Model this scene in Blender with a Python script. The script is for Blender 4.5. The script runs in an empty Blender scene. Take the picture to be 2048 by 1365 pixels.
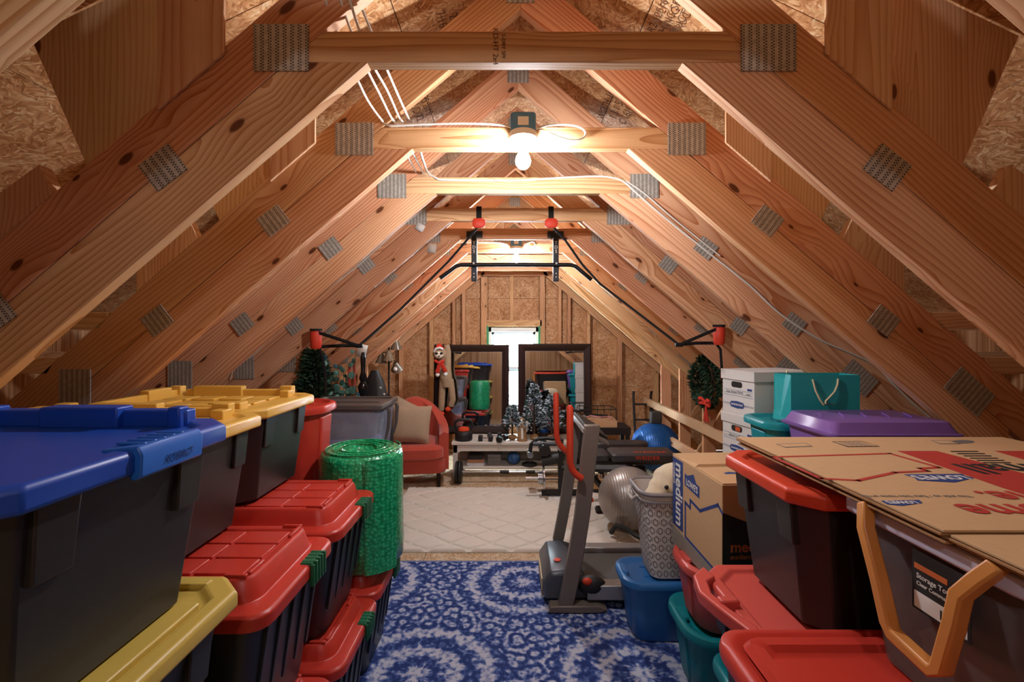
import bpy, bmesh, math, random
from mathutils import Vector, Matrix, Euler

random.seed(7)
sc = bpy.context.scene
C = sc.collection
PI = math.pi
R = math.radians

# ---------------------------------------------------------------- camera
# level camera 1.6 m above the attic floor, looking along +Y
FPX, VX, VY, EYE = 910.0, 1022.0, 670.0, 1.6
cam = bpy.data.cameras.new('camera')
cam.sensor_width = 36.0
cam.lens = FPX / 2048.0 * 36.0
cam.shift_x = (1024.0 - VX) / 2048.0
cam.shift_y = -(682.5 - VY) / 2048.0
cam.clip_start = 0.02
camo = bpy.data.objects.new('camera', cam)
C.objects.link(camo)
camo.location = (0, 0, EYE)
camo.rotation_euler = (PI / 2, 0, 0)
sc.camera = camo

# ---------------------------------------------------------------- world, exposure
w = bpy.data.worlds.new('daylight')
sc.world = w
w.use_nodes = True
bg = w.node_tree.nodes['Background']
bg.inputs[0].default_value = (0.80, 0.90, 1.0, 1)
bg.inputs[1].default_value = 60.0
BULB = 560.0            # radiance of the bare bulbs
vs = sc.view_settings
vs.view_transform = 'Standard'
vs.look = 'None'
vs.gamma = 1.0
vs.use_curve_mapping = False
vs.exposure = 1.0
try:
    sc.cycles.max_bounces = 7
    sc.cycles.use_light_tree = False
    sc.cycles.diffuse_bounces = 3
    sc.cycles.transparent_max_bounces = 8
    sc.cycles.caustics_reflective = False
    sc.cycles.caustics_refractive = False
    sc.cycles.sample_clamp_indirect = 6.0
except Exception:
    pass


def at(x, y, d):
    """photo pixel -> world point at depth d"""
    return Vector(((x - VX) * d / FPX, d, EYE - (y - VY) * d / FPX))


# ---------------------------------------------------------------- mesh helpers
class MB:
    def __init__(s, M=None):
        s.v = []; s.f = []; s.M = M

    def add(s, pts, faces):
        b = len(s.v)
        for p in pts:
            p = Vector(p)
            s.v.append(s.M @ p if s.M is not None else p)
        for f in faces:
            s.f.append([b + i for i in f])
        return s

    def hexa(s, p):
        return s.add(p, [(0, 3, 2, 1), (4, 5, 6, 7), (0, 1, 5, 4), (1, 2, 6, 5), (2, 3, 7, 6), (3, 0, 4, 7)])

    def box(s, x0, x1, y0, y1, z0, z1):
        return s.hexa([(x0, y0, z0), (x1, y0, z0), (x1, y1, z0), (x0, y1, z0), (x0, y0, z1), (x1, y0, z1), (x1, y1, z1), (x0, y1, z1)])

    def cbox(s, c, sx, sy, sz):
        return s.box(c[0] - sx / 2, c[0] + sx / 2, c[1] - sy / 2, c[1] + sy / 2, c[2] - sz / 2, c[2] + sz / 2)

    def loft(s, loops, cap0=True, cap1=True, ring=True):
        n = len(loops[0]); pts = [p for l in loops for p in l]; fs = []
        for i in range(len(loops) - 1):
            for j in range(n if ring else n - 1):
                k = (j + 1) % n
                fs.append((i * n + j, i * n + k, (i + 1) * n + k, (i + 1) * n + j))
        if cap0: fs.append(tuple(range(n - 1, -1, -1)))
        if cap1: fs.append(tuple(range((len(loops) - 1) * n, len(loops) * n)))
        return s.add(pts, fs)

    def prism(s, poly, a, b, axis='z'):
        def m(p, t):
            return (p[0], p[1], t) if axis == 'z' else ((p[0], t, p[1]) if axis == 'y' else (t, p[0], p[1]))
        return s.loft([[m(p, a) for p in poly], [m(p, b) for p in poly]])

    def tube(s, path, r, n=8, closed=False, caps=True, flat=1.0):
        P = [Vector(p) for p in path]; m = len(P); loops = []
        up = None
        for i, p in enumerate(P):
            if closed: t = P[(i + 1) % m] - P[i - 1]
            else: t = P[min(i + 1, m - 1)] - P[max(i - 1, 0)]
            if t.length < 1e-9: t = Vector((0, 0, 1))
            t.normalize()
            if up is None:
                up = Vector((0, 0, 1)) if abs(t.z) < .9 else Vector((1, 0, 0))
            a = up - t * up.dot(t)
            if a.length < 1e-6: a = t.orthogonal()
            a.normalize(); up = a
            b = t.cross(a)
            rr = r[i] if isinstance(r, (list, tuple)) else r
            loops.append([p + a * (rr * math.cos(2 * PI * k / n)) + b * (rr * flat * math.sin(2 * PI * k / n)) for k in range(n)])
        if closed:
            loops.append(loops[0])
            return s.loft(loops, False, False)
        return s.loft(loops, caps, caps)

    def lathe(s, prof, n=20, c=(0, 0, 0), sx=1, sy=1, cap=True):
        loops = [[(c[0] + r * sx * math.cos(2 * PI * k / n), c[1] + r * sy * math.sin(2 * PI * k / n), c[2] + z) for k in range(n)] for r, z in prof]
        return s.loft(loops, cap, cap)

    def ball(s, c, r, nu=16, nv=10):
        if not isinstance(r, (tuple, list)): r = (r, r, r)
        loops = []
        for i in range(nv + 1):
            t = PI * (0.001 + 0.998 * i / nv)
            loops.append([(c[0] + r[0] * math.sin(t) * math.cos(2 * PI * k / nu), c[1] + r[1] * math.sin(t) * math.sin(2 * PI * k / nu), c[2] - r[2] * math.cos(t)) for k in range(nu)])
        return s.loft(loops)

    def build(s, name, mat, parent=None, loc=None, smooth=True, bevel=0, seg=2, mat4=None, ang=42):
        me = bpy.data.meshes.new(name)
        me.from_pydata([tuple(p) for p in s.v], [], s.f)
        bm = bmesh.new(); bm.from_mesh(me)
        bmesh.ops.recalc_face_normals(bm, faces=bm.faces)
        bm.to_mesh(me); bm.free()
        if smooth:
            me.polygons.foreach_set('use_smooth', [True] * len(me.polygons))
            me.set_sharp_from_angle(angle=R(ang))
        me.materials.append(mat)
        o = bpy.data.objects.new(name, me)
        C.objects.link(o)
        if parent is not None: o.parent = parent
        if loc is not None: o.location = loc
        if mat4 is not None: o.matrix_local = mat4
        if bevel:
            b = o.modifiers.new('bevel', 'BEVEL'); b.width = bevel; b.segments = seg; b.limit_method = 'ANGLE'; b.angle_limit = R(32)
            b.harden_normals = False
        return o


def rrect(w, l, r, n=4, cx=0, cy=0, z=0):
    """rounded rectangle loop (n=1 gives a chamfer)"""
    pts = []
    r = min(r, w / 2 - 1e-4, l / 2 - 1e-4)
    for q, (sx, sy) in enumerate(((1, 1), (-1, 1), (-1, -1), (1, -1))):
        for k in range(n + 1):
            a = PI / 2 * (q + k / n)
            pts.append((cx + sx * (w / 2 - r) + r * math.cos(a), cy + sy * (l / 2 - r) + r * math.sin(a), z))
    return pts


def empty(name, loc=(0, 0, 0), rz=0, parent=None):
    o = bpy.data.objects.new(name, None)
    o.empty_display_size = .1
    C.objects.link(o); o.location = loc; o.rotation_euler = (0, 0, rz)
    if parent: o.parent = parent
    return o


def tag(o, label, cat, group=None):
    o['label'] = label; o['category'] = cat
    if group: o['group'] = group
    return o


def thing(name, label, cat, loc=(0, 0, 0), rz=0, group=None):
    return tag(empty(name, loc, rz), label, cat, group)


def copy_tree(o, parent=None):
    c = o.copy(); C.objects.link(c); c.parent = parent
    for ch in list(o.children): copy_tree(ch, c)
    return c


def frame4(o, x, y):
    x = Vector(x).normalized(); z = x.cross(Vector(y)).normalized(); y = z.cross(x)
    m = Matrix.Identity(4)
    for i in range(3):
        m[i][0], m[i][1], m[i][2], m[i][3] = x[i], y[i], z[i], o[i]
    return m


def text(s, size, mat, parent, m4, bold=0.0, align='CENTER', name='lettering', space=1.0, sx=1.0):
    cu = bpy.data.curves.new('t', 'FONT')
    cu.body = s; cu.size = size; cu.align_x = align; cu.align_y = 'CENTER'; cu.offset = bold * size
    cu.extrude = 0.0002; cu.space_character = space; cu.resolution_u = 3
    t = bpy.data.objects.new('t', cu); C.objects.link(t)
    dg = bpy.context.evaluated_depsgraph_get()
    me = bpy.data.meshes.new_from_object(t.evaluated_get(dg))
    bpy.data.objects.remove(t); bpy.data.curves.remove(cu)
    me.materials.clear(); me.materials.append(mat)
    o = bpy.data.objects.new(name, me); C.objects.link(o)
    if parent: o.parent = parent
    o.matrix_local = m4 @ Matrix.Diagonal((sx, 1, 1, 1))
    o['kind'] = 'stuff'
    return o


# ---------------------------------------------------------------- materials
def lin(h):
    h = h.lstrip('#'); out = []
    for i in (0, 2, 4):
        c = int(h[i:i + 2], 16) / 255
        out.append(c / 12.92 if c <= .04045 else ((c + .055) / 1.055) ** 2.4)
    return (*out, 1)


class NT:
    def __init__(s, name):
        s.m = bpy.data.materials.new(name); s.m.use_nodes = True
        s.t = s.m.node_tree; s.b = s.t.nodes['Principled BSDF']; s.out = s.t.nodes['Material Output']

    def n(s, typ, **kw):
        nd = s.t.nodes.new(typ)
        for k, v in kw.items():
            if k.startswith('i_'):
                key = k[2:]
                key = int(key) if key.isdigit() else key.replace('_', ' ')
                inp = nd.inputs[key]
                if hasattr(v, 'is_output') or isinstance(v, bpy.types.NodeSocket): s.t.links.new(v, inp)
                else: inp.default_value = v
            else: setattr(nd, k, v)
        return nd

    def math(s, op, a, b=None, c=None, clamp=False):
        nd = s.t.nodes.new('ShaderNodeMath'); nd.operation = op; nd.use_clamp = clamp
        for i, v in enumerate((a, b, c)):
            if v is None: continue
            if isinstance(v, bpy.types.NodeSocket): s.t.links.new(v, nd.inputs[i])
            else: nd.inputs[i].default_value = v
        return nd.outputs[0]

    def mix(s, fac, a, b, blend='MIX'):
        nd = s.t.nodes.new('ShaderNodeMix'); nd.data_type = 'RGBA'; nd.blend_type = blend
        for i, v in ((0, fac), (6, a), (7, b)):
            if isinstance(v, bpy.types.NodeSocket): s.t.links.new(v, nd.inputs[i])
            else: nd.inputs[i].default_value = v
        return nd.outputs[2]

    def ramp(s, fac, stops, interp='LINEAR'):
        nd = s.t.nodes.new('ShaderNodeValToRGB'); cr = nd.color_ramp; cr.interpolation = interp
        while len(cr.elements) < len(stops): cr.elements.new(.5)
        for e, (p, c) in zip(cr.elements, stops):
            e.position = p; e.color = c if isinstance(c, tuple) else lin(c)
        s.t.links.new(fac, nd.inputs[0])
        return nd.outputs[0]

    def set(s, **kw):
        for k, v in kw.items():
            inp = s.b.inputs[k.replace('_', ' ')]
            if isinstance(v, bpy.types.NodeSocket): s.t.links.new(v, inp)
            else: inp.default_value = v
        return s

    def bump(s, h, strength=.3, dist=.002):
        nd = s.n('ShaderNodeBump'); nd.inputs['Strength'].default_value = strength; nd.inputs['Distance'].default_value = dist
        s.t.links.new(h, nd.inputs['Height']); s.t.links.new(nd.outputs[0], s.b.inputs['Normal'])

    def coords(s, kind='Object', scale=(1, 1, 1), rand=0.0):
        tc = s.n('ShaderNodeTexCoord'); v = tc.outputs[kind]
        if rand:
            oi = s.n('ShaderNodeObjectInfo')
            cx = s.n('ShaderNodeCombineXYZ')
            for i, k in enumerate((rand, rand * .37, rand * .73)):
                s.t.links.new(s.math('MULTIPLY', oi.outputs['Random'], k), cx.inputs[i])
            ad = s.n('ShaderNodeVectorMath', operation='ADD'); s.t.links.new(v, ad.inputs[0]); s.t.links.new(cx.outputs[0], ad.inputs[1])
            v = ad.outputs[0]
        if scale != (1, 1, 1):
            mu = s.n('ShaderNodeVectorMath', operation='MULTIPLY'); s.t.links.new(v, mu.inputs[0]); mu.inputs[1].default_value = scale
            v = mu.outputs[0]
        return v


def plain(name, col, rough=.5, metal=0, noise=0.06, nscale=30, bump=0, spec=.5, coat=0):
    s = NT(name)
    c = lin(col)
    if noise:
        v = s.coords()
        nz = s.n('ShaderNodeTexNoise', i_Vector=v, i_Scale=nscale, i_Detail=3.0)
        k = s.math('MULTIPLY_ADD', nz.outputs[0], noise * 2, 1 - noise)
        hs = s.n('ShaderNodeHueSaturation', i_Color=c); s.t.links.new(k, hs.inputs['Value'])
        s.set(Base_Color=hs.outputs[0])
        if bump: s.bump(nz.outputs[0], bump)
    else:
        s.set(Base_Color=c)
    s.set(Roughness=rough, Metallic=metal)
    s.b.inputs['Specular IOR Level'].default_value = spec
    if coat: s.b.inputs['Coat Weight'].default_value = coat
    return s.m


def wood(name, light, dark, knot, sat=1.0, rough=.62, knots=True, ringf=70):
    """pine: growth rings around an off-centre pith, stretched along local X, with knots"""
    s = NT(name)
    tc = s.n('ShaderNodeTexCoord'); base = tc.outputs['Object']
    oi = s.n('ShaderNodeObjectInfo'); rnd = oi.outputs['Random']
    sp = s.n('ShaderNodeSeparateXYZ', i_Vector=base)
    xr = s.math('MULTIPLY_ADD', rnd, 37.0, sp.outputs[0])
    yr = s.math('MULTIPLY_ADD', rnd, 11.0, sp.outputs[1])
    cv = s.n('ShaderNodeCombineXYZ'); s.t.links.new(s.math('MULTIPLY', xr, .9), cv.inputs[0]); s.t.links.new(s.math('MULTIPLY', yr, 5.0), cv.inputs[1])
    wob = s.n('ShaderNodeTexNoise', noise_dimensions='2D', i_Vector=cv.outputs[0], i_Scale=1.0, i_Detail=1.0)
    oy = s.math('MULTIPLY_ADD', rnd, .30, -.15)
    oz = s.math('MULTIPLY_ADD', s.math('FRACT', s.math('MULTIPLY', rnd, 7.31)), .08, .03)
    yy = s.math('ADD', sp.outputs[1], oy); zz = s.math('ADD', sp.outputs[2], oz)
    rad = s.math('SQRT', s.math('ADD', s.math('MULTIPLY', yy, yy), s.math('MULTIPLY', zz, zz)))
    kv = s.n('ShaderNodeCombineXYZ'); s.t.links.new(s.math('MULTIPLY', xr, 2.6), kv.inputs[0]); s.t.links.new(s.math('MULTIPLY', yr, 6.0), kv.inputs[1])
    vo = s.n('ShaderNodeTexVoronoi', voronoi_dimensions='2D', i_Vector=kv.outputs[0], i_Scale=1.0, i_Randomness=1.0)
    kd = vo.outputs['Distance']
    sel = s.n('ShaderNodeSeparateColor', i_Color=vo.outputs['Color'])
    keep = s.math('GREATER_THAN', sel.outputs[0], .48)
    ksz = s.math('MULTIPLY_ADD', sel.outputs[1], .06, .035)
    kn = s.math('MULTIPLY', keep, s.math('MULTIPLY', s.math('SUBTRACT', 1.0, s.math('DIVIDE', kd, ksz)), 3.0, clamp=True), clamp=True)
    halo = s.math('MULTIPLY', keep, s.math('SUBTRACT', 1.0, s.math('DIVIDE', kd, .40), clamp=True))
    r2 = s.math('ADD', rad, s.math('MULTIPLY', wob.outputs[0], .075))
    r2 = s.math('MULTIPLY_ADD', halo, .03, r2)
    ring = s.math('POWER', s.math('FRACT', s.math('MULTIPLY', r2, ringf)), 2.4)
    fv = s.n('ShaderNodeCombineXYZ'); s.t.links.new(s.math('MULTIPLY', xr, 5.0), fv.inputs[0])
    s.t.links.new(s.math('MULTIPLY', s.math('ADD', yr, sp.outputs[2]), 150.0), fv.inputs[1])
    fib = s.n('ShaderNodeTexNoise', noise_dimensions='2D', i_Vector=fv.outputs[0], i_Scale=1.0, i_Detail=2.0)
    fac = s.math('ADD', s.math('MULTIPLY', ring, .62), s.math('MULTIPLY', fib.outputs[0], .36))
    fac = s.math('ADD', fac, s.math('MULTIPLY_ADD', wob.outputs[0], .8, -.42), clamp=True)
    col = s.ramp(fac, [(0.05, light), (0.85, dark)])
    hs = s.n('ShaderNodeHueSaturation', i_Color=col)
    hs.inputs['Saturation'].default_value = sat
    s.t.links.new(s.math('MULTIPLY_ADD', s.math('FRACT', s.math('MULTIPLY', rnd, 13.7)), .022, .489), hs.inputs['Hue'])
    s.t.links.new(s.math('MULTIPLY_ADD', s.math('FRACT', s.math('MULTIPLY', rnd, 29.3)), .28, .86), hs.inputs['Value'])
    c = hs.outputs[0]
    if knots:
        c = s.mix(s.math('MULTIPLY', s.math('POWER', halo, 2.5), .6), c, lin(dark))
        c = s.mix(s.math('MULTIPLY', kn, .92), c, lin(knot))
    s.set(Base_Color=c, Roughness=rough)
    s.b.inputs['Specular IOR Level'].default_value = .25
    return s.m


def osb(name, cols, val=1.0):
    """oriented strand board: layers of randomly turned strands"""
    s = NT(name)
    tc = s.n('ShaderNodeTexCoord'); oi = s.n('ShaderNodeObjectInfo')
    ad = s.n('ShaderNodeVectorMath', operation='MULTIPLY_ADD', i_0=oi.outputs['Random'], i_1=(19.0, 7.0, 0)); s.t.links.new(tc.outputs['Object'], ad.inputs[2])
    v = ad.outputs[0]
    outs = []
    for sc1, st in ((14.0, (20, 90, 1)), (22.0, (34, 130, 1))):
        cv = s.n('ShaderNodeTexVoronoi', voronoi_dimensions='2D', i_Vector=v, i_Scale=sc1)
        sep = s.n('ShaderNodeSeparateColor', i_Color=cv.outputs['Color'])
        rot = s.n('ShaderNodeVectorRotate', rotation_type='Z_AXIS', i_Vector=v)
        s.t.links.new(s.math('MULTIPLY', sep.outputs[0], 3.14), rot.inputs['Angle'])
        mu = s.n('ShaderNodeVectorMath', operation='MULTIPLY', i_0=rot.outputs[0], i_1=st)
        fv = s.n('ShaderNodeTexVoronoi', voronoi_dimensions='2D', i_Vector=mu.outputs[0], i_Scale=1.0)
        f2 = s.n('ShaderNodeSeparateColor', i_Color=fv.outputs['Color'])
        outs.append((f2.outputs[0], fv.outputs['Distance'], f2.outputs[1]))
    pick = s.math('GREATER_THAN', outs[1][2], .45)
    a = s.n('ShaderNodeMix', i_0=pick, i_2=outs[0][0], i_3=outs[1][0])
    d = s.n('ShaderNodeMix', i_0=pick, i_2=outs[0][1], i_3=outs[1][1])
    big = s.n('ShaderNodeTexNoise', noise_dimensions='2D', i_Vector=v, i_Scale=7.0, i_Detail=5.0)
    fac = s.math('ADD', s.math('MULTIPLY', a.outputs[0], .75), s.math('MULTIPLY_ADD', big.outputs[0], .8, -.28), clamp=True)
    col = s.ramp(fac, [(.08, cols[0]), (.42, cols[1]), (.72, cols[2]), (.96, cols[3])])
    dk = s.math('SUBTRACT', 1.0, s.math('MULTIPLY', s.math('POWER', d.outputs[0], 2.0), .38), clamp=True)
    hs = s.n('ShaderNodeHueSaturation', i_Color=col); s.t.links.new(s.math('MULTIPLY', dk, val), hs.inputs['Value'])
    s.set(Base_Color=hs.outputs[0], Roughness=.7)
    s.b.inputs['Specular IOR Level'].default_value = .25
    return s.m


def clear_plastic(name, tint, alpha=.35, rough=.12):
    s = NT(name)
    tr = s.n('ShaderNodeBsdfTransparent', i_Color=lin(tint))
    s.set(Base_Color=lin(tint), Roughness=rough)
    v = s.coords(); nz = s.n('ShaderNodeTexNoise', i_Vector=v, i_Scale=8.0, i_Detail=3.0)
    mx = s.n('ShaderNodeMixShader')
    s.t.links.new(s.math('MULTIPLY_ADD', nz.outputs[0], .16, alpha - .08), mx.inputs[0])
    s.t.links.new(tr.outputs[0], mx.inputs[1]); s.t.links.new(s.b.outputs[0], mx.inputs[2]); s.t.links.new(mx.outputs[0], s.out.inputs[0])
    return s.m


def emission(name, col, strength):
    s = NT(name)
    s.set(Base_Color=lin(col)); s.b.inputs['Emission Color'].default_value = lin(col); s.b.inputs['Emission Strength'].default_value = strength
    return s.m


def island_mat(name, stops, rough=.7, spec=.3):
    """each loose leaf or needle takes its own tone"""
    s = NT(name)
    g = s.n('ShaderNodeNewGeometry')
    s.set(Base_Color=s.ramp(g.outputs['Random Per Island'], stops), Roughness=rough)
    s.b.inputs['Specular IOR Level'].default_value = spec
    return s.m


def nailplate_mat():
    s = NT('galvanised_plate')
    v = s.coords()
    sp = s.n('ShaderNodeSeparateXYZ', i_Vector=v)
    # rows of punched slots, columns .022 apart
    u = s.math('MULTIPLY', sp.outputs[0], 1 / .0215)
    col = s.math('FLOOR', u)
    fu = s.math('ABSOLUTE', s.math('SUBTRACT', s.math('FRACT', u), .5))
    half = s.math('GREATER_THAN', s.math('FRACT', u), .5)
    vv = s.math('ADD', s.math('MULTIPLY', sp.outputs[1], 1 / .0085), s.math('MULTIPLY', half, .5))
    fv = s.math('ABSOLUTE', s.math('SUBTRACT', s.math('FRACT', vv), .5))
    inx = s.math('LESS_THAN', s.math('ABSOLUTE', s.math('SUBTRACT', fu, .14)), .12)
    slot = s.math('MULTIPLY', inx, s.math('LESS_THAN', fv, .24))
    nz = s.n('ShaderNodeTexNoise', i_Vector=v, i_Scale=60.0, i_Detail=3.0)
    base = s.ramp(nz.outputs[0], [(.3, '#A8A296'), (.7, '#C6C0B2')])
    c = s.mix(slot, base, lin('#4A4036'))
    s.set(Base_Color=c, Metallic=s.math('MULTIPLY_ADD', slot, -.2, .25), Roughness=.45)
    return s.m


M = {}
M['pine'] = wood('pine_lumber', '#E1B48C', '#AE6E43', '#55280F', 1.04)
M['pine_pale'] = wood('pale_lumber', '#E7C69C', '#C69162', '#6B3A1A')
M['stud'] = wood('stud_lumber', '#D6A87C', '#AE7A4C', '#5A3014')
M['osb'] = osb('strand_board', ('#A06A3C', '#C69060', '#D8AB7A', '#E9CBA0'))
M['osb_wall'] = osb('strand_board_wall', ('#A06C40', '#C08E62', '#CFA278', '#DDB993'))
M['osb_floor'] = osb('strand_board_floor', ('#AE8A5E', '#C8AC88', '#D8C2A4', '#E4D6C0'))
M['plate'] = nailplate_mat()
M['dark_gap'] = plain('black_gap', '#0A0908', .9, noise=0)
M['white_paint'] = plain('white_window_paint', '#E9EDEE', .45, noise=.02)
M['wire'] = plain('white_cable_sheath', '#D8D2C6', .5, noise=.03)
M['ink'] = plain('black_stamp_ink', '#5C3A1E', .8, noise=0)
M['tape_green'] = plain('green_flashing_tape', '#2E8F5A', .5)
M['steel'] = plain('chrome_steel', '#B9BCC0', .22, 1.0, noise=.02)
M['porcelain'] = plain('white_porcelain', '#EFEDE8', .25, noise=0)
M['box_blue'] = plain('blue_junction_box', '#4A7FA8', .45)
M['bulb'] = emission('lit_bulb', '#F6F7FF', BULB)

# ================================================================ STRUCTURE
RX = 0.04                                    # ridge line
TY = lambda n: 1.31 + .608 * (n - 1)         # front face of truss n
SL = .86
up_ = lambda x: 3.176 - SL * abs(x)
mid_ = lambda x: 2.975 - SL * abs(x)
low_ = lambda x: 2.775 - SL * abs(x)
ANG = math.atan(SL)
Y_BACK, Y_REAR, XW = 6.30, -1.30, 3.1
ROOF0, ROOFS = 3.225, .48                    # outer roof above the trusses


def struct(o):
    o['kind'] = 'structure'; return o


def panels(parent, name, mat, origin, ux, uy, nx, ny, sx, sy, t, stagger=True, skip=None, gap=.004):
    """sheets sx by sy laid on a plane; each sheet is one object sharing its mesh"""
    me = {}
    for j in range(len(ny) - 1):
        xs = nx[j % len(nx)]
        for i in range(len(xs) - 1):
            a, b, c, d = xs[i] + gap / 2, xs[i + 1] - gap / 2, ny[j] + gap / 2, ny[j + 1] - gap / 2
            if skip and skip(a, b, c, d): continue
            key = (round(b - a, 3), round(d - c, 3))
            mt = frame4(Vector(origin) + Vector(ux) * ((a + b) / 2) + Vector(uy) * ((c + d) / 2), ux, uy)
            if key not in me:
                o = MB().box(-(b - a) / 2, (b - a) / 2, -(d - c) / 2, (d - c) / 2, -t, 0).build(name, mat, parent, smooth=False, mat4=mt)
                me[key] = o.data
            else:
                o = bpy.data.objects.new(name, me[key]); C.objects.link(o); o.parent = parent; o.matrix_local = mt


# floor: sheets of strand board on a dark deck
floor = struct(MB().box(-XW, XW, Y_REAR - .1, Y_BACK + .1, -.08, -.018).build('floor', M['dark_gap'], smooth=False))
panels(floor, 'floor_panel', M['osb_floor'], (0, 0, 0), (1, 0, 0), (0, 1, 0),
       [[-XW, -1.44, .1, 1.22, XW], [-XW, -.62, .78, 2.0, XW]], [Y_REAR - .05, -.1, 1.12, 2.34, 3.56, 4.78, 5.40, 6.30], 0, 0, .018)

# roof skin
ceiling = struct(MB().box(RX - .03, RX + .03, Y_REAR, Y_BACK + .05, ROOF0 + .012, ROOF0 + .05).build('ceiling', M['dark_gap'], smooth=False))
ca = math.atan(ROOFS); L = XW / math.cos(ca) + .25
ycuts = [[Y_REAR - .05, .41, 2.85, 5.29, Y_BACK + .05], [Y_REAR - .05, 1.62, 4.06, Y_BACK + .05]]
for sgn in (-1, 1):
    ux = Vector((0, 1, 0)); uy = Vector((sgn * math.cos(ca), 0, -math.sin(ca)))
    rot = ux.cross(uy)
    org = Vector((RX, 0, ROOF0))
    if rot.z > 0:
        panels(ceiling, 'roof_panel', M['osb'], org - rot * 0 + Vector((0, 0, .02)), ux, uy, ycuts, [-.0, .60, 1.82, 3.04, L + .2], 0, 0, .018)
    else:
        panels(ceiling, 'roof_panel', M['osb'], org, ux, uy, ycuts, [-.0, .60, 1.82, 3.04, L + .2], 0, 0, .018)
# solid backing above the sheets so no daylight comes through the joints
for sgn in (-1, 1):
    m = MB()
    x1 = RX + sgn * (XW + .3)
    z1 = ROOF0 - ROOFS * (XW + .3)
    m.hexa([(RX, Y_REAR - .1, ROOF0 + .03), (x1, Y_REAR - .1, z1 + .03), (x1, Y_BACK + .1, z1 + .03), (RX, Y_BACK + .1, ROOF0 + .03),
            (RX, Y_REAR - .1, ROOF0 + .08), (x1, Y_REAR - .1, z1 + .08), (x1, Y_BACK + .1, z1 + .08), (RX, Y_BACK + .1, ROOF0 + .08)])
    m.build('underlay', M['dark_gap'], ceiling, smooth=False)

# low outer side walls behind the knee posts, rear wall behind the camera
for nm, x in (('wall_left', -XW), ('wall_right', XW)):
    struct(MB().box(x - .02 if x < 0 else x, x if x < 0 else x + .02, Y_REAR - .1, Y_BACK + .1, -.05, 1.95).build(nm, M['osb_wall'], smooth=False))
zr = ROOF0 - ROOFS * XW
rear = struct(MB().prism([(-XW, 0), (XW, 0), (XW, zr + .05), (RX, ROOF0 + .05), (-XW, zr + .05)], Y_REAR - .06, Y_REAR, 'y').build('wall_rear', M['osb_wall'], smooth=False))

# gable wall with its window opening, as strand board sheets, studs and plates
WX0, WX1, WZ0, WZ1 = -.315, .385, .55, 1.70
gab = lambda x: ROOF0 - ROOFS * abs(x - RX) + .03
back = struct(empty('wall_back', (0, Y_BACK, 0)))


def gpoly(x0, x1, z0, z1):
    """clip a sheet to the gable outline"""
    pts = [(x0, z0), (x1, z0)]
    t1, t0 = min(z1, gab(x1)), min(z1, gab(x0))
    pts.append((x1, t1))
    if x0 < RX < x1 and (t1 < z1 or t0 < z1): pts.append((RX, min(z1, gab(RX))))
    pts.append((x0, t0))
    return pts


for (z0, z1) in ((0, .885), (.885, 2.10), (2.10, 3.3)):
    xs = [-XW, -1.86, -.72, WX0, WX1, 1.13, 1.98, XW]
    for i in range(len(xs) - 1):
        x0, x1 = xs[i] + .002, xs[i + 1] - .002
        if xs[i] == WX0:
            segs = [(z0, min(z1, WZ0)), (max(z0, WZ1), z1)]
        else: segs = [(z0, z1)]
        for a, b in segs:
            if b - a < .02 or max(gab(x0), gab(x1), gab(RX) if x0 < RX < x1 else 0) < a + .02: continue
            poly = gpoly(x0, x1, a + .002, b - .002)
            cxm = (x0 + x1) / 2; czm = (a + b) / 2
            # local XY is the sheet
            MB().prism([(p[0] - cxm, p[1] - czm) for p in poly], -.018, 0).build('osb_panel', M['osb_wall'], back, smooth=False, mat4=frame4((cxm, 0, czm), (1, 0, 0), (0, 0, 1)))
# weather skin outside
m = MB()
for x0, x1, z0, z1 in ((-XW, WX0, 0, 3.3), (WX1, XW, 0, 3.3), (WX0, WX1, 0, WZ0), (WX0, WX1, WZ1, 3.3)):
    m.prism(gpoly(x0, x1, z0, z1), .022, .06, 'y')
m.build('siding', M['dark_gap'], back, smooth=False)


def plank(name, poly, y0, y1, ang, mat, parent, bevel=.002):
    """board in an XZ plane, outline poly, grain along angle ang"""
    cx = sum(p[0] for p in poly) / len(poly); cz = sum(p[1] for p in poly) / len(poly)
    ca_, sa = math.cos(ang), math.sin(ang)
    loc = [((p[0] - cx) * ca_ + (p[1] - cz) * sa, -(p[0] - cx) * sa + (p[1] - cz) * ca_) for p in poly]
    mt = frame4((cx, 0, cz), (ca_, 0, sa), (-sa, 0, ca_))
    return MB().prism(loc, -y1, -y0).build(name, mat, parent, smooth=False, bevel=bevel, seg=1, mat4=mt)


lowg = lambda x: low_(x - RX)
for px0, px1 in ((733, 748), (798, 806), (859, 866), (905, 911), (924, 931), (962, 974), (1080, 1090), (1117, 1122), (1135, 1141), (1174, 1180), (1235, 1244), (1310, 1317)):
    x0 = (px0 - VX) * 6.22 / FPX; x1 = (px1 - VX) * 6.22 / FPX
    if x1 - x0 < .045: x0, x1 = (x0 + x1) / 2 - .022, (x0 + x1) / 2 + .022
    t0, t1 = min(lowg(x0), 2.40), min(lowg(x1), 2.40)
    plank('stud', [(x0, 0), (x1, 0), (x1, t1), (x0, t0)], -.09, -.002, PI / 2, M['stud'], back)
plank('cripple_stud', [(-.012, 1.80), (.032, 1.80), (.032, 2.40), (-.012, 2.40)], -.09, -.002, PI / 2, M['stud'], back)
plank('header', [(WX0 - .02, 1.715), (WX1 + .035, 1.715), (WX1 + .035, 1.80), (WX0 - .02, 1.80)], -.09, -.002, 0, M['stud'], back)
plank('sill_plate', [(-1.9, .0), (1.95, .0), (1.95, .04), (-1.9, .04)], -.092, -.003, 0, M['stud'], back)
plank('top_plate', [(-.42, 2.40), (.52, 2.40), (.48, 2.46), (-.38, 2.46)], -.10, -.002, 0, M['stud'], back)
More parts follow.
